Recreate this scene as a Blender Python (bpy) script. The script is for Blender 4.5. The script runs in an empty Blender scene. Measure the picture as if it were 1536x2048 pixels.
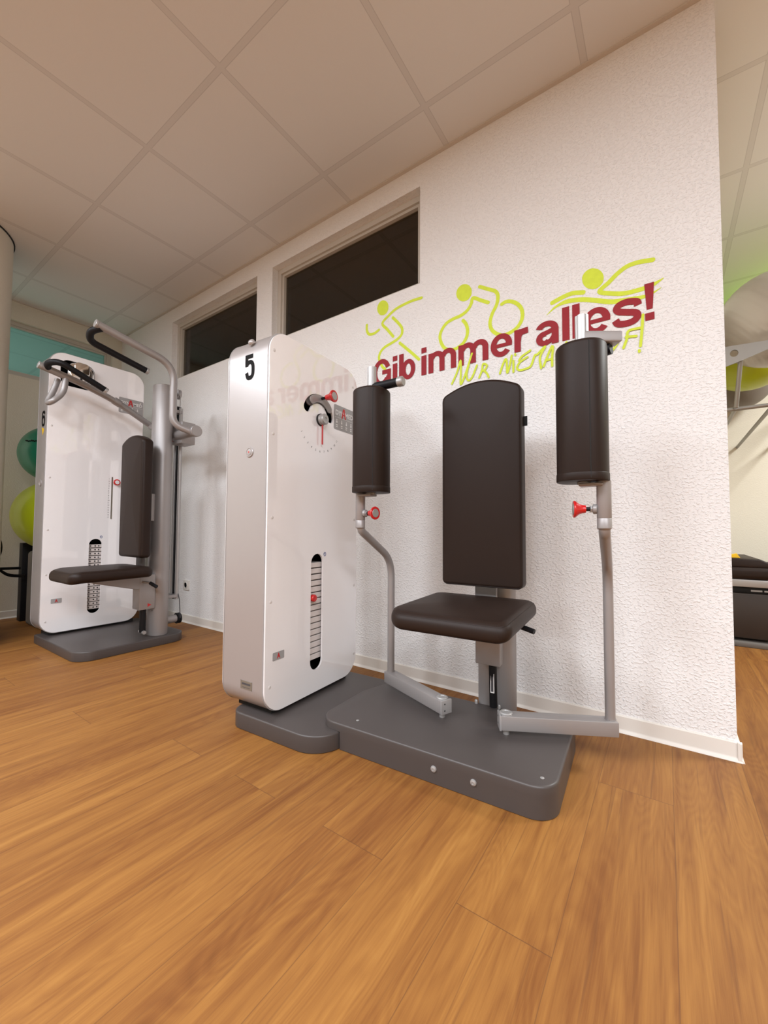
import bpy, math, random
from mathutils import Vector, Matrix
from mathutils.geometry import tessellate_polygon
random.seed(7)
PI = math.pi
C = bpy.context.scene.collection

# ------------------------------------------------------------------ camera
def cam_matrix(yaw, pitch, roll, loc):
    cy, sy = math.cos(yaw), math.sin(yaw)
    f = Vector((-sy*math.cos(pitch), cy*math.cos(pitch), math.sin(pitch)))
    r = Vector((cy, sy, 0)); u = r.cross(f)
    c, s = math.cos(roll), math.sin(roll)
    X = c*r + s*u; Y = -s*r + c*u; Z = -f
    return Matrix(((X.x, Y.x, Z.x, loc[0]), (X.y, Y.y, Z.y, loc[1]), (X.z, Y.z, Z.z, loc[2]), (0, 0, 0, 1)))
cd = bpy.data.cameras.new('camera'); cam = bpy.data.objects.new('camera', cd); C.objects.link(cam)
cd.sensor_fit = 'HORIZONTAL'; cd.sensor_width = 36.0; cd.lens = 36.0*807.85/1536.0
cd.clip_start = 0.02; cd.clip_end = 60
cam.matrix_world = cam_matrix(0.6085, 0.0413, 0.0046, (0, 0, 0.7572))
bpy.context.scene.camera = cam

# ------------------------------------------------------------------ world, lights, exposure
wd = bpy.data.worlds.new('world'); bpy.context.scene.world = wd; wd.use_nodes = True
wd.node_tree.nodes['Background'].inputs[0].default_value = (0.02, 0.02, 0.02, 1)
wd.node_tree.nodes['Background'].inputs[1].default_value = 0.3
vs = bpy.context.scene.view_settings
vs.view_transform = 'Standard'; vs.look = 'None'; vs.gamma = 1; vs.use_curve_mapping = False
vs.exposure = 0.05
def area(name, loc, power, size, color=(1, 0.93, 0.85), size_y=None, rot=(0, 0, 0), spread=PI):
    l = bpy.data.lights.new(name, 'AREA'); l.energy = power; l.color = color
    l.shape = 'RECTANGLE'; l.size = size; l.size_y = size_y or size; l.spread = spread
    o = bpy.data.objects.new(name, l); C.objects.link(o); o.location = loc; o.rotation_euler = rot
    return o
WARM = (0.95, 1.0, 1.07)
for lx, lp in ((-3.6, 38), (-2.35, 62), (-1.1, 63), (0.15, 40), (1.4, 74), (2.7, 80)):
    area('ceiling_lamp', (lx, -1.25, 2.665), lp, 0.6, WARM, size_y=1.2)
area('ceiling_lamp', (1.9, 3.0, 2.665), 92, 0.6, (0.98, 1, 0.98))
area('ceiling_fill', (-1.2, -2.6, 2.25), 14, 2.4, WARM, size_y=0.4, rot=(PI, 0, 0))  # added fill without a fixture, lifts the ceiling brightness
area('ceiling_fill', (1.9, 2.6, 2.25), 16, 1.2, WARM, size_y=0.4, rot=(PI, 0, 0))  # second added fill, brightens the ceiling beyond the wall end
area('next_room_lamp', (-6.3, 0.6, 0.9), 26, 2.4, (0.68, 0.95, 0.90), rot=(PI, 0, 0))
area('green_spill_fill', (0.95, 4.30, 2.2), 2.0, 0.25, (0.5, 1.0, 0.12), size_y=0.06, rot=(PI-0.4, 0, 0))  # added green source that tints the ceiling by the back wall

# ------------------------------------------------------------------ materials
def nodes_of(name):
    m = bpy.data.materials.new(name); m.use_nodes = True
    nt = m.node_tree; b = nt.nodes['Principled BSDF']
    return m, nt, b
def N(nt, t, **kw):
    n = nt.nodes.new(t)
    for k, v in kw.items(): setattr(n, k, v)
    return n
def srgb(r, g, b):
    f = lambda c: (c/255/12.92) if c/255 <= 0.04045 else ((c/255+0.055)/1.055)**2.4
    return (f(r), f(g), f(b), 1)
def mat(name, col, rough=0.5, metal=0.0, coat=0.0, coat_rough=0.05, bump=None, spec=0.5, var=None):
    m, nt, b = nodes_of(name)
    b.inputs['Base Color'].default_value = col; b.inputs['Roughness'].default_value = rough
    b.inputs['Metallic'].default_value = metal; b.inputs['Coat Weight'].default_value = coat
    b.inputs['Coat Roughness'].default_value = coat_rough; b.inputs['Specular IOR Level'].default_value = spec
    tc = N(nt, 'ShaderNodeTexCoord')
    if var:
        n = N(nt, 'ShaderNodeTexNoise'); n.inputs['Scale'].default_value = var[0]; n.inputs['Detail'].default_value = 4
        nt.links.new(tc.outputs['Object'], n.inputs['Vector'])
        mx = N(nt, 'ShaderNodeMix', data_type='RGBA'); nt.links.new(n.outputs['Fac'], mx.inputs['Factor'])
        mx.inputs['A'].default_value = tuple(c*(1-var[1]) for c in col[:3])+(1,)
        mx.inputs['B'].default_value = tuple(min(1, c*(1+var[1])) for c in col[:3])+(1,)
        nt.links.new(mx.outputs['Result'], b.inputs['Base Color'])
    if bump:
        n = N(nt, 'ShaderNodeTexNoise'); n.inputs['Scale'].default_value = bump[0]; n.inputs['Detail'].default_value = bump[3] if len(bump) > 3 else 3
        nt.links.new(tc.outputs['Object'], n.inputs['Vector'])
        bp = N(nt, 'ShaderNodeBump'); bp.inputs['Strength'].default_value = bump[1]; bp.inputs['Distance'].default_value = bump[2]
        nt.links.new(n.outputs['Fac'], bp.inputs['Height']); nt.links.new(bp.outputs['Normal'], b.inputs['Normal'])
    return m

def wall_paper(name, col, strength=0.75):
    # ingrain wallpaper: scattered raised flecks over a fine grain
    m, nt, b = nodes_of(name)
    b.inputs['Base Color'].default_value = col; b.inputs['Roughness'].default_value = 0.75
    b.inputs['Specular IOR Level'].default_value = 0.3
    tc = N(nt, 'ShaderNodeTexCoord')
    mp = N(nt, 'ShaderNodeMapping'); mp.inputs['Scale'].default_value = (1, 1, 1.25); nt.links.new(tc.outputs['Object'], mp.inputs['Vector'])
    a = N(nt, 'ShaderNodeTexNoise'); a.inputs['Scale'].default_value = 98; a.inputs['Detail'].default_value = 2.5; a.inputs['Distortion'].default_value = 0.25
    nt.links.new(mp.outputs['Vector'], a.inputs['Vector'])
    cr = N(nt, 'ShaderNodeMapRange', interpolation_type='SMOOTHSTEP'); cr.inputs['From Min'].default_value = 0.45; cr.inputs['From Max'].default_value = 0.70
    nt.links.new(a.outputs['Fac'], cr.inputs['Value'])
    f = N(nt, 'ShaderNodeTexNoise'); f.inputs['Scale'].default_value = 260; f.inputs['Detail'].default_value = 2
    nt.links.new(mp.outputs['Vector'], f.inputs['Vector'])
    ad = N(nt, 'ShaderNodeMath', operation='MULTIPLY_ADD'); ad.inputs[1].default_value = 0.22
    nt.links.new(f.outputs['Fac'], ad.inputs[0]); nt.links.new(cr.outputs['Result'], ad.inputs[2])
    bp = N(nt, 'ShaderNodeBump'); bp.inputs['Strength'].default_value = strength; bp.inputs['Distance'].default_value = 0.0024
    nt.links.new(ad.outputs['Value'], bp.inputs['Height']); nt.links.new(bp.outputs['Normal'], b.inputs['Normal'])
    return m

def ceiling_mat():
    m, nt, b = nodes_of('ceiling_tiles')
    b.inputs['Roughness'].default_value = 0.9; b.inputs['Specular IOR Level'].default_value = 0.2
    tc = N(nt, 'ShaderNodeTexCoord'); sp = N(nt, 'ShaderNodeSeparateXYZ'); nt.links.new(tc.outputs['Object'], sp.inputs[0])
    def dist(sock, off, pitch):
        a = N(nt, 'ShaderNodeMath', operation='ADD'); a.inputs[1].default_value = -off + pitch*40.5; nt.links.new(sock, a.inputs[0])
        md = N(nt, 'ShaderNodeMath', operation='MODULO'); md.inputs[1].default_value = pitch; nt.links.new(a.outputs[0], md.inputs[0])
        s = N(nt, 'ShaderNodeMath', operation='SUBTRACT'); s.inputs[1].default_value = pitch/2; nt.links.new(md.outputs[0], s.inputs[0])
        ab = N(nt, 'ShaderNodeMath', operation='ABSOLUTE'); nt.links.new(s.outputs[0], ab.inputs[0])
        return ab.outputs[0]
    dx = dist(sp.outputs['X'], -0.2369, 0.625); dy = dist(sp.outputs['Y'], 0.9255, 0.6203)
    mn = N(nt, 'ShaderNodeMath', operation='MINIMUM'); nt.links.new(dx, mn.inputs[0]); nt.links.new(dy, mn.inputs[1])
    r = N(nt, 'ShaderNodeValToRGB'); e = r.color_ramp.elements
    sc = N(nt, 'ShaderNodeMath', operation='MULTIPLY'); sc.inputs[1].default_value = 20; nt.links.new(mn.outputs[0], sc.inputs[0])
    nt.links.new(sc.outputs[0], r.inputs[0]); r.color_ramp.interpolation = 'LINEAR'
    tile = (0.72, 0.71, 0.69, 1); bar = (0.645, 0.63, 0.61, 1); gap = (0.53, 0.515, 0.50, 1)
    e[0].position = 0.0; e[0].color = bar; e[1].position = 1.0; e[1].color = tile
    for p, c in ((0.215, bar), (0.235, gap), (0.255, gap), (0.29, tile)):
        q = e.new(p); q.color = c
    n = N(nt, 'ShaderNodeTexNoise'); n.inputs['Scale'].default_value = 160; n.inputs['Detail'].default_value = 2
    nt.links.new(tc.outputs['Object'], n.inputs['Vector'])
    bp = N(nt, 'ShaderNodeBump'); bp.inputs['Strength'].default_value = 0.15; bp.inputs['Distance'].default_value = 0.001
    nt.links.new(n.outputs['Fac'], bp.inputs['Height']); nt.links.new(bp.outputs['Normal'], b.inputs['Normal'])
    nt.links.new(r.outputs['Color'], b.inputs['Base Color'])
    return m

def floor_mat():
    m, nt, b = nodes_of('oak_planks')
    L = nt.links.new
    tc = N(nt, 'ShaderNodeTexCoord'); sp = N(nt, 'ShaderNodeSeparateXYZ'); L(tc.outputs['Object'], sp.inputs[0])
    def M(op, a, bb=None, c=None):
        n = N(nt, 'ShaderNodeMath', operation=op)
        for i, v in enumerate((a, bb, c)):
            if v is None: continue
            if isinstance(v, (int, float)): n.inputs[i].default_value = v
            else: L(v, n.inputs[i])
        return n.outputs[0]
    W_ = 0.1835
    u = M('DIVIDE', M('ADD', sp.outputs['X'], 0.914+W_*60), W_)
    idx = M('FLOOR', u); fx = M('FRACT', u)
    wn = N(nt, 'ShaderNodeTexWhiteNoise', noise_dimensions='1D'); L(idx, wn.inputs['W'])
    par = M('MODULO', idx, 2.0)
    far = M('LESS_THAN', idx, 57.0)
    off = M('ADD', M('MULTIPLY', M('SUBTRACT', 1.0, par), 0.61), M('MULTIPLY', far, M('MULTIPLY_ADD', wn.outputs['Value'], 0.8, 0.138)))
    LEN = 1.22
    v = M('DIVIDE', M('ADD', M('ADD', sp.outputs['Y'], -0.784+LEN*30), off), LEN)
    jd = M('FLOOR', v); fy = M('FRACT', v)
    cb = N(nt, 'ShaderNodeCombineXYZ'); L(idx, cb.inputs[0]); L(jd, cb.inputs[1])
    w2 = N(nt, 'ShaderNodeTexWhiteNoise', noise_dimensions='2D'); L(cb.outputs[0], w2.inputs['Vector'])
    # seams
    ex = M('MINIMUM', fx, M('SUBTRACT', 1.0, fx)); ey = M('MINIMUM', fy, M('SUBTRACT', 1.0, fy))
    sx = M('LESS_THAN', M('MULTIPLY', ex, W_), 0.0008); sy = M('LESS_THAN', M('MULTIPLY', ey, LEN), 0.0009)
    seam = M('MAXIMUM', M('MULTIPLY', sx, 0.75), sy)
    # grain
    gx = M('MULTIPLY_ADD', w2.outputs['Value'], 37.0, sp.outputs['X']); gy = M('MULTIPLY_ADD', w2.outputs['Value'], 91.0, sp.outputs['Y'])
    def noise(sx_, sy_, det, dist=0.0, rough=0.55):
        c = N(nt, 'ShaderNodeCombineXYZ'); L(M('MULTIPLY', gx, sx_), c.inputs[0]); L(M('MULTIPLY', gy, sy_), c.inputs[1])
        n = N(nt, 'ShaderNodeTexNoise'); n.inputs['Scale'].default_value = 1; n.inputs['Detail'].default_value = det
        n.inputs['Distortion'].default_value = dist; n.inputs['Roughness'].default_value = rough; L(c.outputs[0], n.inputs['Vector'])
        return n.outputs['Fac']
    big = noise(17, 1.1, 3, 0.5); mid = noise(55, 2.6, 4, 0.9); fine = noise(420, 9, 3, 0.2, 0.7)
    # cathedral figure: rings of a stretched noise
    ringsrc = noise(7.5, 0.9, 2, 0.4)
    ring = M('ABSOLUTE', M('SUBTRACT', M('FRACT', M('MULTIPLY', ringsrc, 26.0)), 0.5))
    t = M('ADD', M('ADD', M('MULTIPLY', big, 0.62), M('MULTIPLY', mid, 0.34)), M('ADD', M('MULTIPLY', fine, 0.20), M('MULTIPLY', ring, 0.13)))
    t = M('ADD', t, M('MULTIPLY', M('SUBTRACT', w2.outputs['Value'], 0.5), 0.10))
    r = N(nt, 'ShaderNodeValToRGB'); L(t, r.inputs[0]); e = r.color_ramp.elements
    e[0].position = 0.36; e[0].color = (0.128, 0.044, 0.0094, 1); e[1].position = 0.86; e[1].color = (0.342, 0.160, 0.0380, 1)
    for p, c in ((0.50, (0.188, 0.069, 0.0152, 1)), (0.61, (0.238, 0.097, 0.0215, 1)), (0.72, (0.287, 0.124, 0.0277, 1))):
        q = e.new(p); q.color = c
    # dark streaks and knots
    st = noise(70, 1.3, 3, 1.2)
    sr = N(nt, 'ShaderNodeMapRange'); sr.inputs['From Min'].default_value = 0.60; sr.inputs['From Max'].default_value = 0.72; L(st, sr.inputs['Value'])
    mx = N(nt, 'ShaderNodeMix', data_type='RGBA'); L(M('MULTIPLY', sr.outputs[0], 0.55), mx.inputs['Factor'])
    L(r.outputs['Color'], mx.inputs['A']); mx.inputs['B'].default_value = (0.137, 0.052, 0.0158, 1)
    m2 = N(nt, 'ShaderNodeMix', data_type='RGBA'); L(M('MULTIPLY', seam, 0.7), m2.inputs['Factor'])
    L(mx.outputs['Result'], m2.inputs['A']); m2.inputs['B'].default_value = (0.10, 0.04, 0.015, 1)
    L(m2.outputs['Result'], b.inputs['Base Color'])
    b.inputs['Roughness'].default_value = 0.55; b.inputs['Specular IOR Level'].default_value = 0.35
    bp = N(nt, 'ShaderNodeBump'); bp.inputs['Strength'].default_value = 0.25; bp.inputs['Distance'].default_value = 0.0006
    L(M('SUBTRACT', fine, M('MULTIPLY', seam, 1.5)), bp.inputs['Height']); L(bp.outputs['Normal'], b.inputs['Normal'])
    return m

def glass_mat(name, tint, refl=0.08):
    m, nt, b = nodes_of(name)
    out = nt.nodes['Material Output']; nt.nodes.remove(b)
    t = N(nt, 'ShaderNodeBsdfTransparent'); t.inputs[0].default_value = tint
    g = N(nt, 'ShaderNodeBsdfGlossy'); g.inputs['Color'].default_value = (1, 1, 1, 1); g.inputs['Roughness'].default_value = 0.01
    lw = N(nt, 'ShaderNodeLayerWeight'); lw.inputs['Blend'].default_value = 0.5
    pw = N(nt, 'ShaderNodeMath', operation='POWER'); pw.inputs[1].default_value = 5; nt.links.new(lw.outputs['Facing'], pw.inputs[0])
    ma = N(nt, 'ShaderNodeMath', operation='MULTIPLY_ADD'); ma.inputs[1].default_value = 0.9; ma.inputs[2].default_value = 0.04; nt.links.new(pw.outputs[0], ma.inputs[0])
    mx = N(nt, 'ShaderNodeMixShader'); nt.links.new(ma.outputs[0], mx.inputs[0])
    nt.links.new(t.outputs[0], mx.inputs[1]); nt.links.new(g.outputs[0], mx.inputs[2]); nt.links.new(mx.outputs[0], out.inputs[0])
    return m

MT = dict(
    wall=wall_paper('white_ingrain_wallpaper', srgb(236, 235, 234)),
    wall_smooth=wall_paper('off_white_wallpaper', srgb(222, 215, 200), 0.25),
    lime_wall=wall_paper('lime_green_wall', srgb(150, 185, 40), 0.25),
    ceil=ceiling_mat(), floor=floor_mat(),
    trim=mat('white_trim', srgb(226, 221, 213), 0.45),
    reveal=mat('window_reveal_paint', srgb(205, 197, 188), 0.6),
    frame=mat('window_frame_lacquer', srgb(196, 190, 180), 0.4),
    glass=glass_mat('dimming_pane', (0.66, 0.64, 0.60, 1)),  # grey tint in the glass keeps the room behind dark
    glass_teal=glass_mat('teal_pane', (0.62, 0.76, 0.72, 1)),
    dark_room=mat('darkened_room_paint', srgb(92, 86, 78), 0.8),  # colour darkened so the room behind the windows stays dim
    white=mat('glossy_white_panel', srgb(246, 244, 245), 0.3, 0, 1.0, 0.02),
    silver=mat('silver_lacquer', srgb(168, 163, 162), 0.36, 0.35, 0.3, 0.2),
    silver_edge=mat('silver_edge', srgb(170, 168, 168), 0.35, 0.4),
    alu=mat('grey_powder_coat', srgb(154, 150, 149), 0.42, 0.35),
    alu_bright=mat('brushed_aluminium', srgb(172, 171, 170), 0.42, 0.5),
    screw=mat('pale_plastic_screw', srgb(214, 210, 208), 0.4),
    chrome=mat('chrome', (0.8, 0.8, 0.8, 1), 0.08, 1.0),
    base=mat('charcoal_base_coat', srgb(70, 64, 62), 0.42, 0, 0, bump=(900, 0.15, 0.0004)),
    leather=mat('dark_brown_leatherette', srgb(38, 27, 22), 0.47, 0, 0, bump=(700, 0.25, 0.0005), spec=0.2),
    leather2=mat('brown_black_upholstery', srgb(48, 38, 33), 0.5, bump=(400, 0.2, 0.0005)),
    black=mat('black_plastic', (0.009, 0.009, 0.010, 1), 0.45, spec=0.2),
    grip=mat('black_rubber_grip', (0.008, 0.008, 0.010, 1), 0.5, bump=(600, 0.2, 0.0005), spec=0.22),
    dark=mat('black_interior', (0.012, 0.012, 0.012, 1), 0.8),
    red=mat('red_plastic', srgb(196, 24, 26), 0.35, 0, 0.5),
    label=mat('grey_label', srgb(158, 157, 157), 0.5),
    label2=mat('bronze_grey_label', srgb(128, 120, 108), 0.45, 0.3),
    ink=mat('black_print', (0.006, 0.006, 0.006, 1), 0.6, spec=0.1),
    ink_soft=mat('grey_print', srgb(70, 70, 74), 0.5),
    blue=mat('blue_print', srgb(50, 70, 130), 0.5),
    whiteink=mat('white_print', srgb(228, 228, 228), 0.5),
    redink=mat('red_print', srgb(190, 40, 42), 0.5),
    yellow=mat('yellow_plastic', srgb(235, 190, 20), 0.5),
    plate=mat('weight_plate_zinc', srgb(222, 214, 210), 0.5, 0.0),
    wallred=mat('dark_red_wall_paint', srgb(148, 22, 35), 0.7, var=(60, 0.12), bump=(110, 0.5, 0.002)),
    walllime=mat('lime_wall_paint', srgb(208, 226, 62), 0.7, var=(50, 0.10), bump=(110, 0.4, 0.002)),
    ball_silver=mat('silver_grey_ball', srgb(176, 170, 162), 0.32, 0.15, 0.3),
    ball_lime=mat('lime_green_ball', srgb(176, 190, 18), 0.4, 0, 0.2),
    ball_green=mat('deep_green_ball', srgb(8, 122, 92), 0.4, 0, 0.2),
    ball_grey=mat('dark_grey_ball', srgb(120, 112, 104), 0.4),
    rack=mat('grey_rack_steel', srgb(140, 137, 132), 0.4, 0.5),
    box=mat('grey_board', srgb(104, 100, 96), 0.6),
    outlet=mat('white_socket_plastic', srgb(222, 218, 210), 0.35),
)

MT['white'].node_tree.nodes['Principled BSDF'].inputs['Coat IOR'].default_value = 1.95

# ------------------------------------------------------------------ mesh helpers
class MB:
    def __init__(self): self.v = []; self.f = []; self.m = []; self.mats = []
    def mi(self, mt):
        if mt not in self.mats: self.mats.append(mt)
        return self.mats.index(mt)
    def add(self, vs_, fs, mt):
        o = len(self.v); self.v += [Vector(p) for p in vs_]; i = self.mi(mt)
        for f in fs: self.f.append([o+k for k in f]); self.m.append(i)
        return self
    def warp(self, fn): self.v = [Vector(fn(p)) for p in self.v]; return self
    def build(self, name, parent=None, smooth=35, recalc=True):
        me = bpy.data.meshes.new(name); me.from_pydata([tuple(p) for p in self.v], [], self.f)
        for mt in self.mats: me.materials.append(MT[mt] if isinstance(mt, str) else mt)
        for p, i in zip(me.polygons, self.m): p.material_index = i
        if recalc:
            import bmesh
            b = bmesh.new(); b.from_mesh(me); bmesh.ops.recalc_face_normals(b, faces=b.faces); b.to_mesh(me); b.free()
        if smooth:
            me.polygons.foreach_set('use_smooth', [True]*len(me.polygons))
            me.set_sharp_from_angle(angle=math.radians(smooth))
        me.update()
        o = bpy.data.objects.new(name, me); C.objects.link(o)
        if parent: o.parent = parent
        return o

def rrect(x0, x1, y0, y1, r, n=8):
    """rounded rectangle, r = single radius or four (x0y0, x1y0, x1y1, x0y1)"""
    if not isinstance(r, (tuple, list)): r = (r,)*4
    out = []
    for (cx, cy, rr, a0) in ((x0+r[0], y0+r[0], r[0], PI), (x1-r[1], y0+r[1], r[1], 1.5*PI), (x1-r[2], y1-r[2], r[2], 0), (x0+r[3], y1-r[3], r[3], PI/2)):
        if rr < 1e-6: out.append((cx, cy)); continue
        for k in range(n+1):
            a = a0+PI/2*k/n; out.append((cx+rr*math.cos(a), cy+rr*math.sin(a)))
    return out
def ellipse(cx, cy, a, b, n=40): return [(cx+a*math.cos(2*PI*k/n), cy+b*math.sin(2*PI*k/n)) for k in range(n)]
def inset(poly, d):
    n = len(poly); out = []
    area2 = sum(poly[i][0]*poly[(i+1) % n][1]-poly[(i+1) % n][0]*poly[i][1] for i in range(n))
    s = 1 if area2 > 0 else -1
    for i in range(n):
        a = Vector(poly[i-1]); b = Vector(poly[i]); c = Vector(poly[(i+1) % n])
        e1 = (b-a); e2 = (c-b)
        if e1.length < 1e-9: e1 = e2
        if e2.length < 1e-9: e2 = e1
        e1.normalize(); e2.normalize()
        n1 = Vector((-e1.y, e1.x)); n2 = Vector((-e2.y, e2.x)); nn = (n1+n2)
        if nn.length < 1e-6: nn = n1
        nn.normalize(); k = max(0.35, nn.dot(n1))
        out.append((b.x+s*nn.x*d/k, b.y+s*nn.y*d/k))
    return out
AX = {'z': lambda u, v, w: (u, v, w), 'x': lambda u, v, w: (w, u, v), 'y': lambda u, v, w: (u, w, v)}
def prism(mb, poly, a, b, mt, axis='z', bev=0.0, seg=3, bev_a=None):
    """extrude poly from a to b; rims rounded by bev (bev_a: rim at a)"""
    if bev_a is None: bev_a = bev
    L = []
    if bev_a > 0:
        for k in range(seg+1):
            t = PI/2*k/seg; L.append((bev_a*(1-math.sin(t)), a+(b-a)/abs(b-a)*bev_a*(1-math.cos(t))))
    else: L.append((0, a))
    if bev > 0:
        for k in range(seg+1):
            t = PI/2*k/seg; L.append((bev*(1-math.cos(t)), b-(b-a)/abs(b-a)*bev*(1-math.sin(t))))
    else: L.append((0, b))
    f = AX[axis]; n = len(poly); vs_ = []; fs = []
    for d, w in L:
        q = inset(poly, d) if d > 1e-9 else poly
        vs_ += [f(p[0], p[1], w) for p in q]
    for k in range(len(L)-1):
        for i in range(n): fs.append([k*n+i, k*n+(i+1) % n, (k+1)*n+(i+1) % n, (k+1)*n+i])
    fs.append(list(range(n))[::-1]); fs.append([(len(L)-1)*n+i for i in range(n)])
    mb.add(vs_, fs, mt); return mb
def holed(mb, loops, a, b, mt, axis='x', rim=True, mt_rim=None):
    f = AX[axis]
    flat = [p for l in loops for p in l]; n = len(flat)
    tris = tessellate_polygon([[Vector((p[0], p[1], 0)) for p in l] for l in loops])
    mb.add([f(p[0], p[1], a) for p in flat]+[f(p[0], p[1], b) for p in flat],
           [list(t)[::-1] for t in tris]+[[n+i for i in t] for t in tris], mt)
    if rim:
        for l in loops:
            k = len(l)
            mb.add([f(p[0], p[1], a) for p in l]+[f(p[0], p[1], b) for p in l], [[i, (i+1) % k, k+(i+1) % k, k+i] for i in range(k)], mt_rim or mt)
    return mb
def box(mb, x0, x1, y0, y1, z0, z1, mt, bev=0.0, seg=2):
    if bev <= 0:
        return prism(mb, [(x0, y0), (x1, y0), (x1, y1), (x0, y1)], z0, z1, mt)
    return prism(mb, rrect(x0, x1, y0, y1, bev, seg+1), z0, z1, mt, 'z', bev, seg)
def smooth_path(pts, r, n=7):
    """fillet the corners of a polyline"""
    P = [Vector(p) for p in pts]; out = [P[0]]
    for i in range(1, len(P)-1):
        a, b, c = P[i-1], P[i], P[i+1]; rr = r[i] if isinstance(r, (list, tuple)) else r
        d1 = (a-b); d2 = (c-b); l = min(rr, d1.length*0.49, d2.length*0.49)
        s = b+d1.normalized()*l; e = b+d2.normalized()*l
        for k in range(n+1):
            t = k/n; out.append((1-t)**2*s+2*t*(1-t)*b+t*t*e)
    out.append(P[-1]); return out
def catmull(pts, n=6):
    P = [Vector(p) for p in pts]; out = []
    for i in range(len(P)-1):
        p0 = P[i-1] if i else P[0]*2-P[1]; p1, p2 = P[i], P[i+1]; p3 = P[i+2] if i+2 < len(P) else P[-1]*2-P[-2]
        for k in range(n):
            t = k/n; out.append(0.5*((2*p1)+(-p0+p2)*t+(2*p0-5*p1+4*p2-p3)*t*t+(-p0+3*p1-3*p2+p3)*t**3))
    out.append(P[-1]); return out
def tube(mb, path, r, mt, n=20, cap=True, flat=None):
    P = [Vector(p) for p in path]; vs_ = []; fs = []
    t = (P[1]-P[0]).normalized(); up = Vector((0, 0, 1)) if abs(t.z) < 0.9 else Vector((1, 0, 0))
    nx = t.cross(up).normalized()
    for i, p in enumerate(P):
        t2 = (P[min(i+1, len(P)-1)]-P[max(i-1, 0)]).normalized()
        nx = (nx-t2*nx.dot(t2)).normalized(); ny = t2.cross(nx)
        rr = r[i] if isinstance(r, (list, tuple)) else r
        for k in range(n):
            a = 2*PI*k/n; vs_.append(p+rr*(math.cos(a)*nx+math.sin(a)*ny))
    for i in range(len(P)-1):
        for k in range(n): fs.append([i*n+k, i*n+(k+1) % n, (i+1)*n+(k+1) % n, (i+1)*n+k])
    if cap: fs.append(list(range(n))[::-1]); fs.append([(len(P)-1)*n+k for k in range(n)])
    return mb.add(vs_, fs, mt)
def lathe(mb, prof, origin, axis, mt, n=28):
    """prof: (radius, distance along axis)"""
    o = Vector(origin); ax = Vector(axis).normalized()
    up = Vector((0, 0, 1)) if abs(ax.z) < 0.9 else Vector((1, 0, 0)); u = ax.cross(up).normalized(); w = ax.cross(u)
    vs_ = []; fs = []
    for r, d in prof:
        for k in range(n):
            a = 2*PI*k/n; vs_.append(o+ax*d+max(r, 1e-5)*(math.cos(a)*u+math.sin(a)*w))
    for i in range(len(prof)-1):
        for k in range(n): fs.append([i*n+k, i*n+(k+1) % n, (i+1)*n+(k+1) % n, (i+1)*n+k])
    fs.append(list(range(n))[::-1]); fs.append([(len(prof)-1)*n+k for k in range(n)])
    return mb.add(vs_, fs, mt)
def cyl(mb, o, axis, r, h, mt, n=28, bev=0.0):
    if bev: return lathe(mb, [(r-bev, 0), (r, bev), (r, h-bev), (r-bev, h)], o, axis, mt, n)
    return lathe(mb, [(r, 0), (r, h)], o, axis, mt, n)
def strip(pts, w, cap='butt', taper=None, n=6):
    """flat stroke outline in 2D; returns verts, quads (+round caps)"""
    P = [Vector(p) for p in pts]; vs_ = []; fs = []
    for i, p in enumerate(P):
        t = (P[min(i+1, len(P)-1)]-P[max(i-1, 0)])
        t = t.normalized() if t.length > 1e-9 else Vector((1, 0)); nn = Vector((-t.y, t.x))
        ww = w/2*(taper(i/(len(P)-1)) if taper else 1)
        vs_ += [p+nn*ww, p-nn*ww]
    for i in range(len(P)-1): fs.append([2*i, 2*i+1, 2*i+3, 2*i+2])
    if cap == 'round':
        for end in (0, -1):
            c = P[end]; o = len(vs_); vs_ += [c+Vector((math.cos(2*PI*k/18), math.sin(2*PI*k/18)))*w/2*(taper(0 if end == 0 else 1) if taper else 1) for k in range(18)]
            fs.append([o+k for k in range(18)])
    return vs_, fs
DK = [0]
def decal(mb, vs_, fs, fn, mt):
    # every coat of paint lies a hair above the one before
    DK[0] += 1; a = Vector(fn(0, 0)); nrm = (Vector(fn(1, 0))-a).cross(Vector(fn(0, 1))-a).normalized()
    return mb.add([Vector(fn(p[0], p[1]))+nrm*(0.00002*(DK[0] % 60)+0.000002*i) for i, p in enumerate(vs_)], fs, mt)
def text_into(mb, s, size, fn, mt, align='CENTER', bold=0.0, sx=1.0):
    cu = bpy.data.curves.new('t', 'FONT'); cu.body = s; cu.size = size; cu.align_x = align; cu.align_y = 'CENTER'; cu.offset = bold; cu.resolution_u = 3
    o = bpy.data.objects.new('t', cu); C.objects.link(o); bpy.context.view_layer.update()
    me = bpy.data.meshes.new_from_object(o.evaluated_get(bpy.context.evaluated_depsgraph_get()))
    mb.add([fn(v.co.x*sx, v.co.y) for v in me.vertices], [list(p.vertices) for p in me.polygons], mt)
    bpy.data.objects.remove(o); bpy.data.curves.remove(cu); bpy.data.meshes.remove(me)
    return mb
def thing(name, label, cat, loc=(0, 0, 0), rz=0, group=None):
    o = bpy.data.objects.new(name, None); C.objects.link(o); o.location = loc; o.rotation_euler = (0, 0, rz)
    o.empty_display_size = 0.1
    return tag(o, label, cat, group)
def tag(o, label, cat, group=None):
    o['label'] = label; o['category'] = cat
    if group: o['group'] = group
    return o
def struct(o): o['kind'] = 'structure'; return o
def dup(o, parent, dz=0, dx=0, dy=0):
    c = o.copy(); C.objects.link(c); c.parent = parent; c.location = (o.location.x+dx, o.location.y+dy, o.location.z+dz)
    return c

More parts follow.
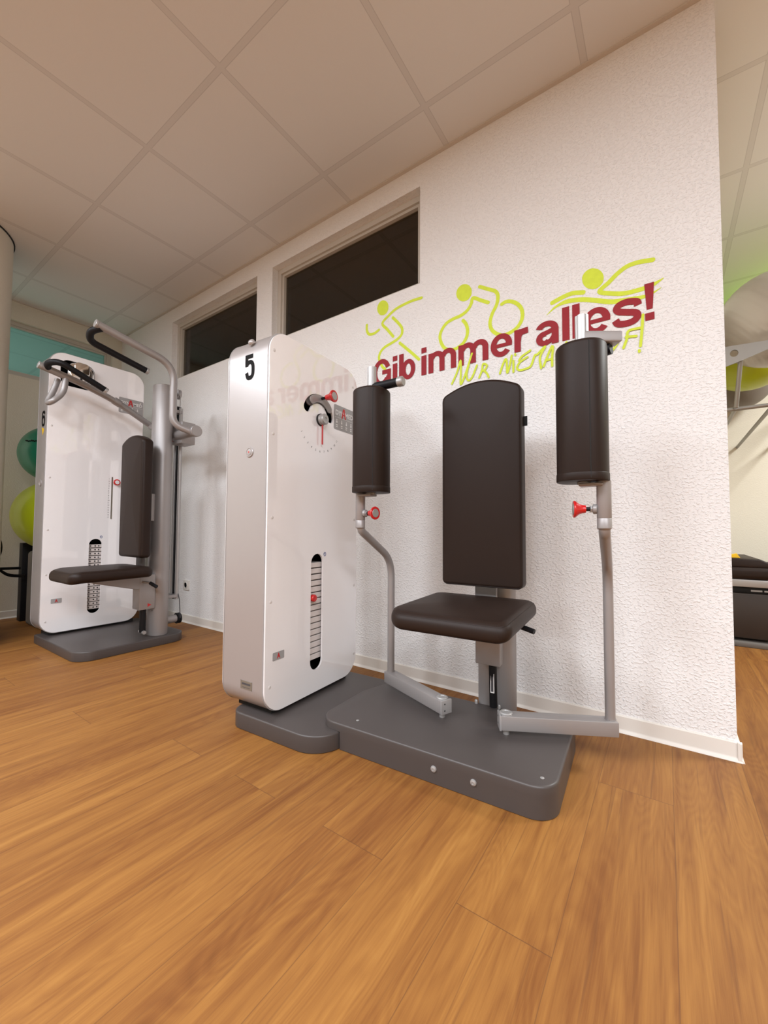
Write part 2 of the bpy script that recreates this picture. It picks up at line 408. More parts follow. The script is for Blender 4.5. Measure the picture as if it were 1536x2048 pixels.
# ------------------------------------------------------------------ the setting
CEIL = 2.678; WY = 1.785; WX = 0.18; FX = -4.5
struct(box(MB(), -8.2, 5, -5.2, 5.2, -0.1, 0, 'floor').build('floor', smooth=0))
struct(box(MB(), -8.2, 5, -5.2, 5.2, CEIL, CEIL+0.1, 'ceil').build('ceiling', smooth=0))
WIN = [(-3.515, -2.355), (-2.19, -1.022)]; Z0, Z1 = 2.033, 2.555
w = MB()
box(w, FX-0.1, WX, WY, WY+0.115, 0, Z0, 'wall'); box(w, FX-0.1, WX, WY, WY+0.115, Z1, CEIL, 'wall')
for a, b in ((FX-0.1, WIN[0][0]), (WIN[0][1], WIN[1][0]), (WIN[1][1], WX)): box(w, a, b, WY, WY+0.115, Z0, Z1, 'wall')
struct(w.build('wall_right', smooth=0))
FW = (0.0, 1.70, 2.045, 2.515)
w = MB()
box(w, FX-0.1, FX, -5, WY, 0, FW[2], 'wall_smooth'); box(w, FX-0.1, FX, -5, WY, FW[3], CEIL, 'wall_smooth')
box(w, FX-0.1, FX, -5, FW[0], FW[2], FW[3], 'wall_smooth'); box(w, FX-0.1, FX, FW[1], WY, FW[2], FW[3], 'wall_smooth')
struct(w.build('wall_far', smooth=0))
struct(box(MB(), WX-0.11, WX, WY+0.115, 4.5, 0, CEIL, 'wall_smooth').build('wall_side', smooth=0))
w = box(MB(), WX-0.11, 4.5, 4.5, 4.6, 0, 2.08, 'wall_smooth'); box(w, WX-0.11, 4.5, 4.5, 4.6, 2.08, CEIL, 'lime_wall')
struct(w.build('wall_back', smooth=0))
struct(box(MB(), 4.5, 4.6, -5, 4.6, 0, CEIL, 'wall_smooth').build('wall_east', smooth=0))
struct(box(MB(), FX-0.1, 4.6, -5.1, -5, 0, CEIL, 'wall_smooth').build('wall_front', smooth=0))
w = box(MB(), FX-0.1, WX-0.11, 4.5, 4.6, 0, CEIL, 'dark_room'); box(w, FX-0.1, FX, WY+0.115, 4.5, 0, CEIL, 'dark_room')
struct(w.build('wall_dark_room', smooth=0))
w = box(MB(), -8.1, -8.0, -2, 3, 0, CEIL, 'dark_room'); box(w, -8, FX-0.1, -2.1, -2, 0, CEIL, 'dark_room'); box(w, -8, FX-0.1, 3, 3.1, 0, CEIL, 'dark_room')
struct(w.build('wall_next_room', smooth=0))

def window(name, x0, x1, z0, z1, fn, glass):
    """stepped frame set back in the reveal; fn maps (along, depth, z) to world"""
    def fr(mb, a, b, c, d, wd_, y0, y1, mt):
        for (p, q, r_, s_) in ((a, b, c, c+wd_), (a, b, d-wd_, d), (a, a+wd_, c+wd_, d-wd_), (b-wd_, b, c+wd_, d-wd_)):
            pts = [fn(x, y, z) for x in (p, q) for y in (y0, y1) for z in (r_, s_)]
            mb.add(pts, [[0, 1, 3, 2], [4, 6, 7, 5], [0, 4, 5, 1], [2, 3, 7, 6], [0, 2, 6, 4], [1, 5, 7, 3]], mt)
    m = MB(); fr(m, x0, x1, z0, z1, 0.032, 0.048, 0.108, 'frame')
    f = m.build(name, smooth=0); struct(f)
    m = MB(); fr(m, x0+0.032, x1-0.032, z0+0.032, z1-0.032, 0.016, 0.062, 0.10, 'frame'); m.build('glazing_bead', f, smooth=0)
    m = MB(); pts = [fn(x, y, z) for x in (x0+0.046, x1-0.046) for y in (0.082, 0.086) for z in (z0+0.046, z1-0.046)]
    m.add(pts, [[0, 1, 3, 2], [4, 6, 7, 5], [0, 4, 5, 1], [2, 3, 7, 6], [0, 2, 6, 4], [1, 5, 7, 3]], glass); m.build('pane', f, smooth=0)
    return f
wall_fn = lambda x, y, z: (x, WY+y, z)
window('window_1', WIN[1][0], WIN[1][1], Z0, Z1, wall_fn, 'glass')
window('window_2', WIN[0][0], WIN[0][1], Z0, Z1, wall_fn, 'glass')
window('window_3', FW[0], FW[1], FW[2], FW[3], lambda a, d, z: (FX-d*0.8, a, z), 'glass_teal')

def skirting(name, x0, x1, fn):
    prof = [(0, 0), (0.017, 0), (0.0165, 0.002), (0.0095, 0.010), (0.0085, 0.013), (0.008, 0.058), (0.005, 0.0615), (0, 0.062)]
    m = MB(); n = len(prof)
    m.add([fn(x0, d, z) for d, z in prof]+[fn(x1, d, z) for d, z in prof], [[i, (i+1) % n, n+(i+1) % n, n+i] for i in range(n)]+[list(range(n))[::-1], [n+i for i in range(n)]], 'trim')
    return struct(m.build(name, smooth=0))
skirting('baseboard_right', FX, WX+0.012, lambda a, d, z: (a, WY-d, z))
skirting('baseboard_side', WY-0.014, 4.5, lambda a, d, z: (WX+d, a, z))
skirting('baseboard_far', -5, WY, lambda a, d, z: (FX+d, a, z))
skirting('baseboard_back', WX, 4.5, lambda a, d, z: (a, 4.5-d, z))
# wall angle where ceiling meets the wall
m = box(MB(), FX, WX, WY-0.018, WY, CEIL-0.006, CEIL, 'reveal'); box(m, FX, FX+0.018, -5, WY, CEIL-0.006, CEIL, 'reveal')
struct(m.build('trim_1', smooth=0))

# round plastered column, left edge of the picture, with its dark joint at the ceiling
m = MB(); cyl(m, (-3.71, 0.414, 0), (0, 0, 1), 0.35, CEIL-0.004, 'wall_smooth', 72)
col = struct(m.build('column_plaster'))
m = MB(); cyl(m, (-3.71, 0.414, CEIL-0.007), (0, 0, 1), 0.357, 0.0075, 'dark', 72); m.build('dark_joint', col)

# wall socket
t = thing('wall_socket', 'small white power socket low on the wall between the two machines', 'socket', (-3.178, WY, 0.296))
m = MB(); prism(m, rrect(-0.04, 0.04, -0.04, 0.04, 0.006, 3), 0, -0.011, 'outlet', 'y', 0.003, 2, 0); m.build('cover_plate', t)
m = MB(); lathe(m, [(0.026, 0), (0.026, 0.004), (0.021, 0.004), (0.019, -0.006), (0.0, -0.006)], (0, -0.011, 0), (0, -1, 0), 'outlet'); s = m.build('socket_insert', t)
m = MB(); [cyl(m, (x, -0.0052, 0), (0, -1, 0), 0.003, 0.0006, 'dark', 10) for x in (-0.0095, 0.0095)]; m.build('pin_hole', s)

# ------------------------------------------------------------------ lettering and figures painted on the wall
def wallfn(depth): return lambda u, v: (u, WY-depth, v)
def round_strokes(name, paths, w_, head, depth, label, cat, tapers=None, group=None):
    m = MB(); fn = wallfn(depth)
    for i, p in enumerate(paths):
        tp = tapers.get(i) if tapers else None
        v, f = strip(catmull([Vector(q) for q in p], 5), w_ if not isinstance(w_, list) else w_[i], 'round', tp)
        decal(m, v, f, fn, 'walllime')
    if head: decal(m, [Vector(q) for q in head], [list(range(len(head)))], fn, 'walllime')
    return tag(m.build(name, smooth=0), label, cat, group)
RUN_HEAD= [(-1.221,1.958),(-1.224,1.95),(-1.229,1.943),(-1.235,1.938),(-1.243,1.935),(-1.251,1.934),(-1.259,1.935),(-1.268,1.937),(-1.276,1.942),(-1.283,1.949),(-1.288,1.957),(-1.293,1.966),(-1.295,1.976),(-1.296,1.985),(-1.294,1.994),(-1.291,2.002),(-1.286,2.009),(-1.28,2.014),(-1.272,2.018),(-1.264,2.019),(-1.255,2.018),(-1.247,2.014),(-1.239,2.009),(-1.232,2.003),(-1.226,1.995),(-1.222,1.986),(-1.22,1.976),(-1.22,1.967)]
RUN= [[(-1.013,1.952),(-1.07,1.955),(-1.13,1.95),(-1.176,1.941),(-1.219,1.92),(-1.26,1.889),(-1.227,1.846),(-1.188,1.796)],[(-1.191,1.901),(-1.155,1.86),(-1.132,1.825),(-1.134,1.793),(-1.163,1.773),(-1.201,1.762),(-1.244,1.751),(-1.27,1.732),(-1.282,1.702),(-1.269,1.666),(-1.256,1.643),(-1.241,1.629)],[(-1.368,1.911),(-1.367,1.88),(-1.352,1.854),(-1.317,1.848),(-1.284,1.859)],[(-1.146,1.749),(-1.093,1.698),(-1.057,1.662),(-1.028,1.632)]]
CYC_HEAD= [(-0.743,1.872),(-0.748,1.866),(-0.754,1.86),(-0.762,1.857),(-0.771,1.856),(-0.78,1.857),(-0.789,1.861),(-0.797,1.866),(-0.804,1.873),(-0.81,1.881),(-0.815,1.89),(-0.817,1.9),(-0.818,1.91),(-0.816,1.919),(-0.813,1.927),(-0.807,1.934),(-0.8,1.939),(-0.792,1.942),(-0.784,1.943),(-0.775,1.941),(-0.766,1.938),(-0.758,1.933),(-0.75,1.926),(-0.745,1.917),(-0.74,1.908),(-0.738,1.899),(-0.738,1.889),(-0.739,1.88)]
CYC= [[(-0.657,1.812),(-0.695,1.836),(-0.732,1.859),(-0.741,1.833),(-0.761,1.807),(-0.795,1.792),(-0.836,1.787),(-0.871,1.776),(-0.896,1.75),(-0.907,1.72),(-0.9,1.685),(-0.882,1.654),(-0.857,1.639),(-0.822,1.635),(-0.785,1.651),(-0.765,1.678),(-0.76,1.711),(-0.768,1.742),(-0.783,1.764)],[(-0.698,1.902),(-0.657,1.876),(-0.623,1.854),(-0.611,1.828),(-0.617,1.79),(-0.639,1.751),(-0.649,1.711),(-0.64,1.677),(-0.615,1.651),(-0.585,1.638),(-0.55,1.643),(-0.521,1.659),(-0.503,1.689),(-0.503,1.727),(-0.52,1.759),(-0.549,1.782),(-0.575,1.789),(-0.593,1.784)]]
SWIM_HEAD= [(-0.186,1.78),(-0.183,1.77),(-0.182,1.76),(-0.183,1.751),(-0.185,1.743),(-0.19,1.736),(-0.196,1.73),(-0.203,1.727),(-0.211,1.725),(-0.22,1.726),(-0.228,1.729),(-0.237,1.734),(-0.245,1.741),(-0.251,1.749),(-0.256,1.759),(-0.259,1.769),(-0.26,1.779),(-0.26,1.788),(-0.257,1.797),(-0.252,1.804),(-0.246,1.809),(-0.238,1.813),(-0.23,1.814),(-0.221,1.813),(-0.213,1.809),(-0.204,1.804),(-0.197,1.797),(-0.191,1.789)]
SWIM= [[(-0.02,1.77),(-0.065,1.778),(-0.102,1.776),(-0.135,1.759),(-0.167,1.733),(-0.198,1.709),(-0.162,1.689),(-0.114,1.673),(-0.067,1.67),(-0.028,1.673),(-0.002,1.682),(0.013,1.689)],[(-0.376,1.72),(-0.335,1.731),(-0.298,1.735),(-0.257,1.725)],[(-0.399,1.674),(-0.361,1.699),(-0.317,1.707),(-0.263,1.697),(-0.212,1.677),(-0.162,1.655),(-0.114,1.645),(-0.068,1.639),(-0.029,1.641),(0.004,1.655)]]
HAND= [[(-0.841,1.465),(-0.813,1.518),(-0.795,1.57),(-0.794,1.514),(-0.795,1.452),(-0.773,1.493),(-0.756,1.537),(-0.737,1.589)],[(-0.752,1.544),(-0.765,1.491),(-0.756,1.464),(-0.736,1.477),(-0.713,1.527)],[(-0.702,1.466),(-0.688,1.498),(-0.683,1.526),(-0.664,1.515),(-0.676,1.495),(-0.684,1.495)],[(-0.68,1.496),(-0.664,1.477),(-0.656,1.458)],[(-0.603,1.464),(-0.591,1.499),(-0.576,1.525),(-0.571,1.494),(-0.57,1.459),(-0.558,1.491),(-0.549,1.533)],[(-0.542,1.509),(-0.542,1.458)],[(-0.534,1.536),(-0.533,1.532)],[(-0.469,1.536),(-0.504,1.519),(-0.517,1.504)],[(-0.481,1.51),(-0.513,1.495),(-0.526,1.473),(-0.514,1.459),(-0.487,1.46),(-0.466,1.468),(-0.45,1.509),(-0.438,1.512),(-0.406,1.539),(-0.428,1.497),(-0.424,1.448)],[(-0.414,1.454),(-0.378,1.534),(-0.379,1.481),(-0.379,1.448)],[(-0.405,1.477),(-0.379,1.478)],[(-0.322,1.534),(-0.341,1.499),(-0.358,1.461),(-0.32,1.458)],[(-0.276,1.506),(-0.297,1.516),(-0.305,1.498),(-0.284,1.473),(-0.295,1.456),(-0.313,1.464)],[(-0.253,1.442),(-0.235,1.48),(-0.221,1.515),(-0.217,1.449)],[(-0.242,1.463),(-0.218,1.464)],[(-0.181,1.504),(-0.188,1.468),(-0.17,1.456),(-0.152,1.463),(-0.133,1.492)],[(-0.119,1.458),(-0.107,1.492),(-0.101,1.52),(-0.058,1.521)],[(-0.11,1.499),(-0.077,1.493)],[(-0.054,1.569),(-0.058,1.512),(-0.064,1.451)],[(-0.068,1.436),(-0.068,1.431)]]
round_strokes('painted_runner', RUN, 0.0155, RUN_HEAD, 0.0006, 'lime green painted running figure above the first red word', 'wall painting', group='lime sports figures painted above the slogan')
round_strokes('painted_cyclist', CYC, 0.0165, CYC_HEAD, 0.0006, 'lime green painted cyclist figure with two loop wheels above the slogan', 'wall painting', group='lime sports figures painted above the slogan')
endt = lambda s: min(1, (1-s)*4.5+0.12)
both = lambda s: min(1, s*4+0.1, (1-s)*3.5+0.1)
round_strokes('painted_swimmer', SWIM, [0.0175, 0.0185, 0.019], SWIM_HEAD, 0.0006, 'lime green painted swimmer figure with waves over the last red word', 'wall painting', {0: endt, 2: both}, group='lime sports figures painted above the slogan')
round_strokes('handwritten_slogan', HAND, 0.0095, None, 0.0034, 'lime handwritten line under the red slogan on the wall', 'wall painting')

B0 = 1.543
def glyph(mb, ch, x0, x1):
    W_ = x1-x0; fn = lambda u, v: (x0+u, WY-0.0020, B0+v); S = 0.028; xh = 0.1005; asc = 0.1415
    def R(a, b, c, d): decal(mb, [(a, c), (b, c), (b, d), (a, d)], [[0, 1, 2, 3]], fn, 'wallred')
    def P(pts, w_=0.026, sm=True, tp=None):
        q = catmull([Vector(p) for p in pts], 5) if sm else [Vector(p) for p in pts]
        v, f = strip(q, w_, 'butt', tp); decal(mb, v, f, fn, 'wallred')
    def A(cx, cy, rx, ry, a0, a1, w_=0.026, n=30, wv=None):
        # elliptical stroke with its own outer and inner radii
        wv = wv or w_*0.86; vs_ = []; fs = []
        for k in range(n+1):
            a = math.radians(a0+(a1-a0)*k/n); c_, s_ = math.cos(a), math.sin(a)
            vs_ += [(cx+(rx+w_/2)*c_, cy+(ry+wv/2)*s_), (cx+(rx-w_/2)*c_, cy+(ry-wv/2)*s_)]
            if k: fs.append([2*k-2, 2*k-1, 2*k+1, 2*k])
        decal(mb, vs_, fs, fn, 'wallred')
    if ch == 'i': R(0, W_, 0, xh); R(0, W_, asc-0.027, asc)
    if ch == 'l': R(0, W_, 0, asc)
    if ch == 'b': R(0, S, 0, asc); A(W_-0.042, 0.0515, 0.029, 0.042, -180, 180)
    if ch == 'm':
        R(0, S, 0, xh); c = [S/2, W_/2, W_-S/2]
        for a, b in ((c[0], c[1]), (c[1], c[2])):
            R(b-S/2, b+S/2, 0, 0.066); A((a+b)/2+0.002, 0.064, (b-a)/2-0.002, 0.029, 0, 168, S)
    if ch == 'r': R(0, S, 0, xh); P([(0.016, 0.048), (0.019, 0.070), (0.032, 0.086), (W_, 0.089)], 0.027)
    if ch == 'e':
        A(W_/2, 0.0505, W_/2-0.0135, 0.042, 0, 322, 0.027); R(0.02, W_-0.001, 0.041, 0.0575)
    if ch == 'a':
        R(W_-S-0.002, W_-0.002, 0, 0.068); A(W_/2-0.003, 0.066, W_/2-0.0135, 0.0265, 0, 162, 0.027)
        A(0.034, 0.030, 0.0215, 0.0205, 60, 330, 0.026); P([(0.030, 0.051), (0.05, 0.056), (0.072, 0.063)], 0.020); P([(0.045, 0.011), (0.060, 0.018), (0.070, 0.032)], 0.020)
    if ch == 's':
        P([(W_-0.010, 0.069), (W_-0.016, 0.085), (W_/2, 0.0925), (0.023, 0.087), (0.015, 0.0735), (0.023, 0.062), (W_/2, 0.0525), (W_-0.020, 0.043), (W_-0.0125, 0.029), (W_-0.022, 0.014), (W_/2, 0.0085), (0.020, 0.0145), (0.010, 0.031)], 0.0255)
    if ch == 'G':
        A(0.058, 0.0715, 0.045, 0.061, 22, 322, 0.029); R(0.062, W_, 0.058, 0.081); R(W_-0.024, W_, 0, 0.07); P([(0.085, 0.014), (W_-0.018, 0.045)], 0.02, False)
    if ch == '!':
        mb.add([fn(0, asc), fn(W_, asc), fn(W_-0.006, 0.042), fn(0.006, 0.042)], [[0, 1, 2, 3]], 'wallred'); R(0.001, W_-0.001, 0, 0.028)
m = MB()
for ch, a, b in (('G', -1.32, -1.201), ('i', -1.189, -1.160), ('b', -1.148, -1.049), ('i', -1.012, -0.983), ('m', -0.971, -0.819), ('m', -0.807, -0.657), ('e', -0.646, -0.547), ('r', -0.537, -0.477), ('a', -0.443, -0.350), ('l', -0.338, -0.310), ('l', -0.299, -0.271), ('e', -0.260, -0.161), ('s', -0.155, -0.059), ('!', -0.048, -0.017)):
    glyph(m, ch, a, b)
tag(m.build('painted_slogan', smooth=0), 'large dark red painted slogan across the wall', 'wall lettering')

# ------------------------------------------------------------------ strength machines
def stadium(cy, w_, z0, z1, n=10):
    r = w_/2; out = []
    for k in range(n+1): a = PI*k/n; out.append((cy+r*math.cos(a), z1-r+r*math.sin(a)))
    for k in range(n+1): a = PI+PI*k/n; out.append((cy+r*math.cos(a), z0+r+r*math.sin(a)))
    return out
def arc_slot(cy, cz, R, w_, a0, a1, n=16):
    out = []; r = w_/2
    for k in range(n+1): a = math.radians(a0+(a1-a0)*k/n); out.append((cy+(R+r)*math.cos(a), cz+(R+r)*math.sin(a)))
    e = math.radians(a1)
    for k in range(1, 8): b = e+PI*k/8; out.append((cy+R*math.cos(e)+r*math.cos(b), cz+R*math.sin(e)+r*math.sin(b)))
    for k in range(n+1): a = math.radians(a1+(a0-a1)*k/n); out.append((cy+(R-r)*math.cos(a), cz+(R-r)*math.sin(a)))
    e = math.radians(a0)+PI
    for k in range(1, 8): b = e+PI*k/8; out.append((cy+R*math.cos(math.radians(a0))+r*math.cos(b), cz+R*math.sin(math.radians(a0))+r*math.sin(b)))
    return out
def face_fn(x, cy, cz): return lambda u, v: (x, cy+u, cz+v)          # on a side panel, seen from +x
def front_fn(y, cx, cz): return lambda u, v: (cx+u, y, cz+v)         # on the narrow front, seen from -y
def knob_red(parent, o, ax, r=0.021, L=0.05, name='red_knob', stem=0.0):
    o = Vector(o); ax = Vector(ax).normalized(); m = MB()
    if stem: cyl(m, o-ax*stem, ax, 0.006, stem+0.004, 'black')
    lathe(m, [(r*0.45, 0), (r*0.5, L*0.25), (r*0.6, L*0.5), (r*0.92, L*0.78), (r, L*0.88), (r, L*0.95), (r*0.93, L), (r*0.7, L), (r*0.7, L-0.0005)], o, ax, 'red')
    k = m.build(name, parent)
    m = MB(); cyl(m, o+ax*(L-0.0008), ax, r*0.66, 0.0018, 'alu_bright', 24, 0.0006); m.build('knob_cap', k)
    return k
def housing(t, x0, x1, y0, y1, z0, z1, r, slot, extra=(), n_plates=16, pz=0.2035, pitch=0.0258, holes=False, rivets=()):
    out = rrect(y0, y1, z0, z1, r, 12); PT = 0.008
    m = MB()
    holed(m, [out, inset(out, 0.010)], x0+PT, x1-PT, 'silver')
    h = m.build('cabinet_housing', t, smooth=30)
    # rolled seam beside each panel
    m = MB()
    for xx in (x0+PT, x1-PT):
        holed(m, [inset(out, -0.0012), inset(out, 0.004)], xx-0.0015, xx+0.0015, 'silver_edge')
    m.build('edge_seam', h, smooth=30)
    loops = [inset(out, 0.003)]+[slot]+list(extra)
    m = MB(); holed(m, loops, x1-PT, x1, 'white', rim=True)
    p = m.build('side_panel', t, smooth=30)
    m = MB(); holed(m, [inset(out, 0.003)], x0, x0+PT, 'white'); m.build('side_panel', t, smooth=30)
    m = MB(); holed(m, [inset(out, 0.016)], x1-0.125, x1-0.12, 'dark'); m.build('shade_backing', t, smooth=0)  # added black sheet stands in for the gloom inside the cabinet
    # rivets
    for (y, z) in rivets:
        m = MB(); lathe(m, [(0.0065, 0), (0.0065, 0.0006), (0.005, 0.0014), (0, 0.0016)], (x1, y, z), (1, 0, 0), 'screw', 16)
        m.build('panel_screw', p)
    # weight stack
    cy = sum(q[0] for q in slot)/len(slot)
    m = box(MB(), x1-0.105, x1-0.018, cy-0.085, cy+0.085, 0, pitch-0.0050, 'plate', 0.0012, 1)
    if holes:
        lathe(m, [(0.0048, 0), (0.0048, 0.0006)], (x1-0.018, cy+0.005, pitch*0.43), (1, 0, 0), 'dark', 12)
        box(m, x1-0.0182, x1-0.0175, cy-0.028, cy-0.020, pitch*0.25, pitch*0.6, 'ink_soft'); box(m, x1-0.0182, x1-0.0175, cy+0.022, cy+0.030, pitch*0.25, pitch*0.6, 'ink_soft')
    else:
        lathe(m, [(0.0048, 0), (0.0048, 0.0006)], (x1-0.018, cy-0.030, pitch*0.43), (1, 0, 0), 'dark', 12)
    pl = m.build('weight_plate', t); pl.location.z = pz
    for k in range(1, n_plates): dup(pl, t, dz=pitch*k)
    return h, p
def seven(mb, s, fn, w_, hgt, st, mt):
    """heavy condensed numerals 5 and 6 drawn as one stroke"""
    a, b = w_/2-st/2, hgt/2-st/2
    if s == '5':
        parts = [[(a, b), (-a, b)], [(-a+st*0.02, b+st/2), (-a-0.0, 0.04*hgt)]]
        bowl = [(-a, 0.10*hgt), (-a*0.3, 0.19*hgt), (a*0.55, 0.17*hgt), (a, 0.02*hgt), (a, -0.26*hgt), (a*0.6, -b*0.93), (0, -b), (-a*0.62, -b*0.93), (-a, -0.20*hgt)]
    else:
        parts = []
        bowl = [(a, 0.24*hgt), (a*0.7, b*0.93), (0, b), (-a*0.75, b*0.9), (-a, 0.15*hgt), (-a, -0.2*hgt), (-a*0.7, -b*0.93), (0, -b), (a*0.7, -b*0.93), (a, -0.15*hgt), (a*0.7, 0.07*hgt), (0, 0.11*hgt), (-a*0.8, 0.03*hgt)]
    for p in parts:
        v, f = strip([Vector(q) for q in p], st); decal(mb, v, f, fn, mt)
    v, f = strip(catmull([Vector(q) for q in bowl], 6), st); decal(mb, v, f, fn, mt)
def brand_sign(p, x, y0, y1, z0, z1):
    m = MB(); prism(m, rrect(y0, y1, z0, z1, 0.008, 4), x, x+0.0012, 'label', 'x'); s = m.build('brand_plate', p)
    xx = x+0.0018; cy = (y0+y1)/2; m = MB(); zt = z1-0.036; w_ = (y1-y0)
    text_into(m, 'DYN', 0.031, face_fn(xx, y0+0.009, zt), 'whiteink', 'LEFT', 0.0006)
    text_into(m, 'MED', 0.031, face_fn(xx, y1-0.008, zt), 'whiteink', 'RIGHT', 0.0006)
    box(m, xx-0.0006, xx, y0+0.005, y1-0.005, zt-0.0215, zt-0.0205, 'whiteink')
    for k in range(4):   # little pictograms
        cx = y0+0.020+k*0.036
        for a, b, c, d in ((-0.004, 0.004, -0.006, 0.004), (-0.006, 0.006, -0.018, -0.013), (-0.003, 0.003, 0.006, 0.011), (-0.006, 0.006, -0.026, -0.022)):
            box(m, xx-0.0006, xx, cx+a, cx+b, zt-0.041+c, zt-0.041+d, 'whiteink')
    m.build('white_lettering', s, smooth=0)
    m = MB(); f = face_fn(xx+0.0002, cy-0.005, zt+0.003)
    for pts in ([(-0.013, -0.023), (-0.002, 0.023)], [(0.013, -0.023), (0.002, 0.023)]):
        v, q = strip([Vector(z) for z in pts], 0.0085); decal(m, v, q, f, 'redink')
    v, q = strip([Vector((-0.008, -0.006)), Vector((0.008, -0.006))], 0.006); decal(m, v, q, f, 'redink')
    m.build('red_letter', s, smooth=0)
def small_sticker(p, x, y, z):
    m = MB(); prism(m, rrect(y, y+0.058, z, z+0.030, 0.003, 3), x, x+0.001, 'label', 'x'); s = m.build('small_label', p)
    m = MB(); text_into(m, 'A', 0.026, face_fn(x+0.0016, y+0.029, z+0.0145), 'redink', bold=0.0012, sx=0.8); m.build('red_letter', s, smooth=0)
def ring_logo(p, x, y, z):
    m = MB(); holed(m, [ellipse(y, z, 0.008, 0.0095, 20), ellipse(y, z, 0.0056, 0.0068, 20)], x, x+0.0006, 'blue')
    lathe(m, [(0.0026, 0), (0.0026, 0.0006)], (x, y-0.001, z+0.001), (1, 0, 0), 'blue', 10); m.build('round_logo', p, smooth=0)
def cushion(name, parent, poly, a, b, axis, r, crown=0.006, warp=None, seam=True):
    """upholstered pad: thick rounded board"""
    m = MB(); prism(m, poly, a, b, 'leather', axis, r, 6)
    # crowned face on the b side
    f = AX[axis]; q0 = inset(poly, r); cx = sum(p[0] for p in q0)/len(q0); cy = sum(p[1] for p in q0)/len(q0); s = 1 if b > a else -1
    vs_ = []; fs = []; n = len(q0); K = 6
    for k in range(K):
        t = k/K; vs_ += [f(cx+(p[0]-cx)*(1-t), cy+(p[1]-cy)*(1-t), b+s*(crown*(1-(1-t)**2)+0.0002)) for p in q0]
    vs_.append(f(cx, cy, b+s*crown))
    for k in range(K-1):
        for i in range(n): fs.append([k*n+i, k*n+(i+1) % n, (k+1)*n+(i+1) % n, (k+1)*n+i])
    for i in range(n): fs.append([(K-1)*n+i, (K-1)*n+(i+1) % n, K*n])
    m.add(vs_, fs, 'leather')
    if warp: m.warp(warp)
    o = m.build(name, parent, smooth=50)
    if seam:
        m = MB()
        q = inset(poly, r*0.30); w_ = b-s*r*0.30
        tube(m, [f(p[0], p[1], w_) for p in q]+[f(q[0][0], q[0][1], w_)], 0.0013, 'leather', 6, False)
        if warp: m.warp(warp)
        m.build('stitched_seam', o)
    return o
def arch_poly(x0, x1, z0, z1, sag, rb=0.02, rt=0.02, n=16):
    """upright back pad: straight sides, gently arched top"""
    out = []
    for (cx, cz, a0) in ((x0+rb, z0+rb, PI), (x1-rb, z0+rb, 1.5*PI)):
        for k in range(7): a = a0+PI/2*k/6; out.append((cx+rb*math.cos(a), cz+rb*math.sin(a)))
    h = (x1-x0)/2; R = (h*h+sag*sag)/(2*sag); cx = (x0+x1)/2; cz = z1-R; am = math.asin((h-0.006)/R)
    arc_ = [(cx+R*math.sin(am-2*am*k/n), cz+R*math.cos(am-2*am*k/n)) for k in range(n+1)]
    def fil(a, c, b):
        a, c, b = Vector(a), Vector(c), Vector(b); a = c+(a-c).normalized()*rt; b = c+(b-c).normalized()*rt
        return [tuple((1-t)**2*a+2*t*(1-t)*c+t*t*b) for t in (0, .2, .4, .6, .8, 1)]
    inner = [p for p in arc_[1:-1] if x0+rt*1.05 < p[0] < x1-rt*1.05]
    out += fil((x1, z0+rb), (x1, arc_[0][1]), inner[0])+inner+fil(inner[-1], (x0, arc_[-1][1]), (x0, z0+rb))
    return out

# ================================================================== machine number 5
TH = math.radians(3.3)
M5 = thing('strength_machine', 'white and silver strength machine numbered 5 with two brown arm rollers', 'exercise machine', (-1.15, 1.0, 0), TH)
# low base plate under the cabinet
m = MB(); prism(m, rrect(-0.245, 0.222, -0.022, 0.56, (0.055, 0.115, 0.03, 0.03), 12), 0.002, 0.060, 'base', 'z', 0.007, 3, 0.001); m.build('base_plate', M5, smooth=40)
# raised platform
poly = []
for (cx, cy, rr, a0, a1) in ((0.195, 0.135, 0.072, 180, 270), (0.842, 0.133, 0.070, 270, 360), (0.902, 0.474, 0.010, 0, 90), (0.215, 0.424, 0.06, 90, 142)):
    for k in range(13):
        a = math.radians(a0+(a1-a0)*k/12); poly.append((cx+rr*math.cos(a), cy+rr*math.sin(a)))
poly.append((0.128, 0.34))
m = MB(); prism(m, poly, 0.0605, 0.088, 'base', 'z', 0.0075, 3, 0.0)
lowp = [(0.2235, 0.085), (0.2235, 0.063)]
for k in range(13):
    a = math.radians(270+90*k/12); lowp.append((0.842+0.070*math.cos(a), 0.133+0.070*math.sin(a)))
lowp += [(0.912, 0.482), (0.2235, 0.482)]
prism(m, lowp, 0.002, 0.0606, 'base', 'z', 0)
pf = m.build('platform', M5, smooth=40)
for (x, y) in ((0.262, 0.115), (0.872, 0.112)):
    m = MB(); lathe(m, [(0.0055, 0), (0.0055, 0.0008), (0.003, 0.002), (0, 0.0022)], (x, y, 0.088), (0, 0, 1), 'alu_bright', 16); m.build('top_screw', pf)
for x in (0.575, 0.697):
    m = MB(); lathe(m, [(0.0095, 0), (0.0095, 0.001), (0.008, 0.004), (0.004, 0.0055), (0.004, 0.004), (0, 0.004)], (x, 0.0628, 0.045), (0, -1, 0), 'alu_bright', 18); m.build('dome_bolt', pf)
